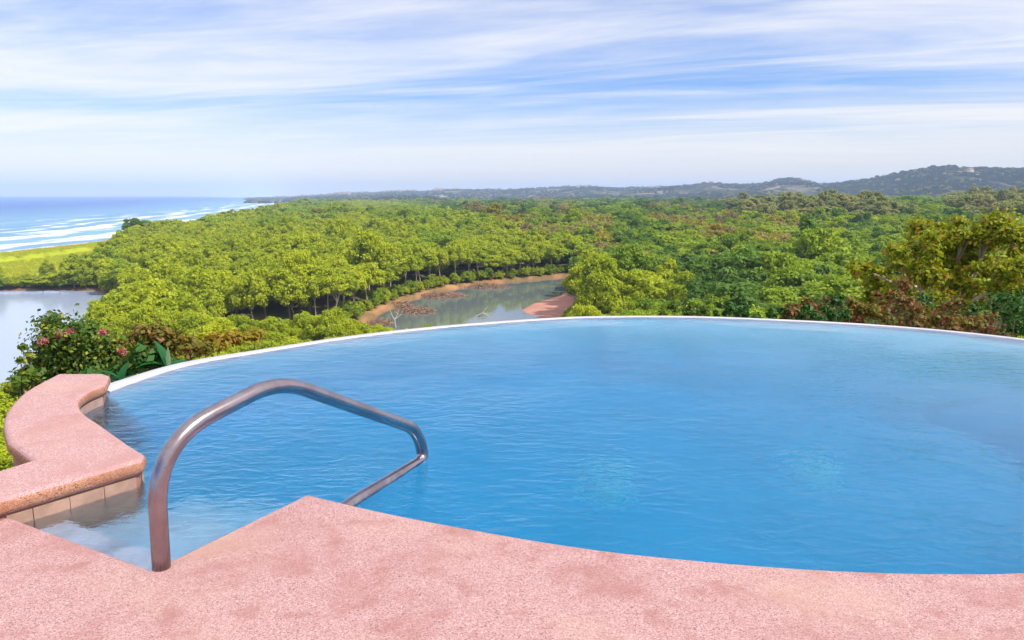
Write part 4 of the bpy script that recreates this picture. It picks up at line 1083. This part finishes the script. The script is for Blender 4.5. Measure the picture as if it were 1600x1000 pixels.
# the big yellow-green tree at the right
def big_tree(name, label, base, spec_lobes, n, size, mat, seed, r0, trunk_top, fork=None):
    e = empty(name, base); tag(e, label, 'tree'); rd = random.Random(seed)
    bm = bmesh.new(); bx, by, bz = base
    T = Vector(trunk_top) - Vector(base)
    tube(bm, [(0, 0, -1), T * 0.35 + Vector((.25, 0, 0)), T * 0.7 + Vector((-.1, 0.1, 0)), T], [r0 * 1.4, r0, r0 * .85, r0 * .75], 8)
    from_bm('trunk', bm, M_BARKP, e)
    C = [(l[0] - bx, l[1] - by, l[2] - bz) for l in spec_lobes]
    for c, l in zip(C, spec_lobes):
        t = Vector(c); s = T * rd.uniform(0.6, 1.0); m = s.lerp(t, 0.45) + Vector((rd.uniform(-.5, .5), rd.uniform(-.5, .2), rd.uniform(-.1, .6)))
        m2 = s.lerp(t, 0.75) + Vector((rd.uniform(-.3, .3), rd.uniform(-.3, .3), rd.uniform(-.2, .4)))
        bm = bmesh.new(); tube(bm, [s, m, m2, t], [r0 * .5, r0 * .36, r0 * .24, r0 * .1], 6, cap=False)
        for q in range(4):
            d = Vector((rd.gauss(0, 1), rd.gauss(0, 1), rd.gauss(.3, .7))).normalized() * l[3] * rd.uniform(.6, 1.0)
            tube(bm, [m2.lerp(t, rd.random()), t + d * .5 + Vector((0, 0, rd.uniform(-.1, .1))), t + d], [r0 * .16, r0 * .1, r0 * .04], 4, cap=False)
        from_bm('branch', bm, M_BARKP, e)
    CL = [(l[0] - bx, l[1] - by, l[2] - bz) for l in L2]
    V, F, rr = leaf_cloud(CL, [l[3] for l in L2], n, size, 0.75, seed=seed, fuzzy=True)
    link_mesh('crown', quads_mesh('crown', V, F, rand=rr), mat, e)
    return e
Dt = 25.0
L = lobes_px(Dt, [(a_, b_ + 13, c_) for a_, b_, c_ in [(1500, 356, 30), (1545, 352, 34), (1590, 365, 34), (1460, 362, 28), (1430, 378, 28), (1405, 395, 24), (1380, 420, 22), (1440, 425, 26), (1480, 400, 26), (1525, 395, 30), (1570, 410, 30), (1610, 400, 34), (1640, 380, 36), (1500, 440, 28), (1545, 455, 26), (1460, 462, 26), (1405, 450, 22), (1590, 450, 28), (1630, 450, 30), (1370, 450, 18), (1430, 490, 20), (1500, 485, 22), (1680, 400, 36), (1660, 440, 34), (1350, 405, 16)]], 0, 9, 2.6)
gx, gy = 15.2, 25.5
L2 = []
rb_ = random.Random(4)
for l in L:
    for q in range(9):
        d = Vector((rb_.gauss(0, 1), rb_.gauss(0, 1), rb_.gauss(0, 1))).normalized() * l[3] * rb_.uniform(.3, 1.35); L2.append((l[0] + d.x, l[1] + d.y, l[2] + d.z * .8, l[3] * rb_.uniform(.3, .6)))
big_tree('yellow_green_tree', 'large yellow-green tree with pale spreading branches beyond the right pool rim', (gx, gy, ground(gx, gy)), L, 84000, 0.10, LEAF_YEL, 61, 0.20, (gx + 0.2, gy, CAM_H - (470 - HOR) / FPX * gy))

# grass behind the beach
gp_ = []
rg_ = random.Random(9); gx_ = [p[0] for p in gpoly]; gy_ = [p[1] for p in gpoly]
bm = bmesh.new(); rt = random.Random(2)
for i in range(26):
    a = rt.uniform(0, 6.28); q = rt.uniform(0, .9); h = rt.uniform(.4, .9); c = Vector((q * math.cos(a), q * math.sin(a), 0)); d = Vector((rt.uniform(-.3, .3), rt.uniform(-.3, .3), h)); sd_ = Vector((math.sin(a), -math.cos(a), 0)) * .09
    bm.faces.new([bm.verts.new(c - sd_), bm.verts.new(c + sd_), bm.verts.new(c + d)])
gm = bpy.data.meshes.new('grass_tuft'); bm.to_mesh(gm); bm.free(); gm.materials.append(mat_leaf('grass_blade', (0.40, 0.46, 0.02), (0.60, 0.64, 0.04), (0.55, 0.40, 0.10), 0.08, 0.5))
tuft = bpy.data.objects.new('tuft_pattern', gm)
while len(gp_) < 9000:
    x, y = rg_.uniform(min(gx_), max(gx_)), rg_.uniform(min(gy_), max(gy_))
    gp_.append((x, y))
ga = np.array(gp_); keep = (poly_sd(ga[:, 0], ga[:, 1], gpoly) < 2) & (ga[:, 0] - np.interp(ga[:, 1], coast_y, coast_x) > 36)
ga = ga[keep]; gz_ = terrain(ga[:, 0], ga[:, 1])
scatter_stuff('grass', [(x, y, z, rg_.uniform(0, 6.28), rg_.uniform(1.2, 2.2), rg_.uniform(.6, 1.2), 0) for (x, y), z in zip(ga, gz_)], [tuft], 'bright lime grass field between the beach and the lagoon mangroves', 'grass')

# ------------------------------------------------------------------ air
m, g = new_mat('haze_air')
pv = g.n('ShaderNodeVolumePrincipled'); pv.inputs['Color'].default_value = (0.52, 0.68, 1.0, 1); pv.inputs['Density'].default_value = 1.45e-4; pv.inputs['Anisotropy'].default_value = -0.3
out(g, None, pv.outputs[0])
bm = bmesh.new(); bmesh.ops.create_cube(bm, size=1, matrix=Matrix.Translation((0, 3500, 69)) @ Matrix.Diagonal((26400, 19000, 206, 1)))
o = from_bm('haze', bm, m); tag(o, 'thin bluish air over sea, woods and hills', 'haze', kind='stuff')
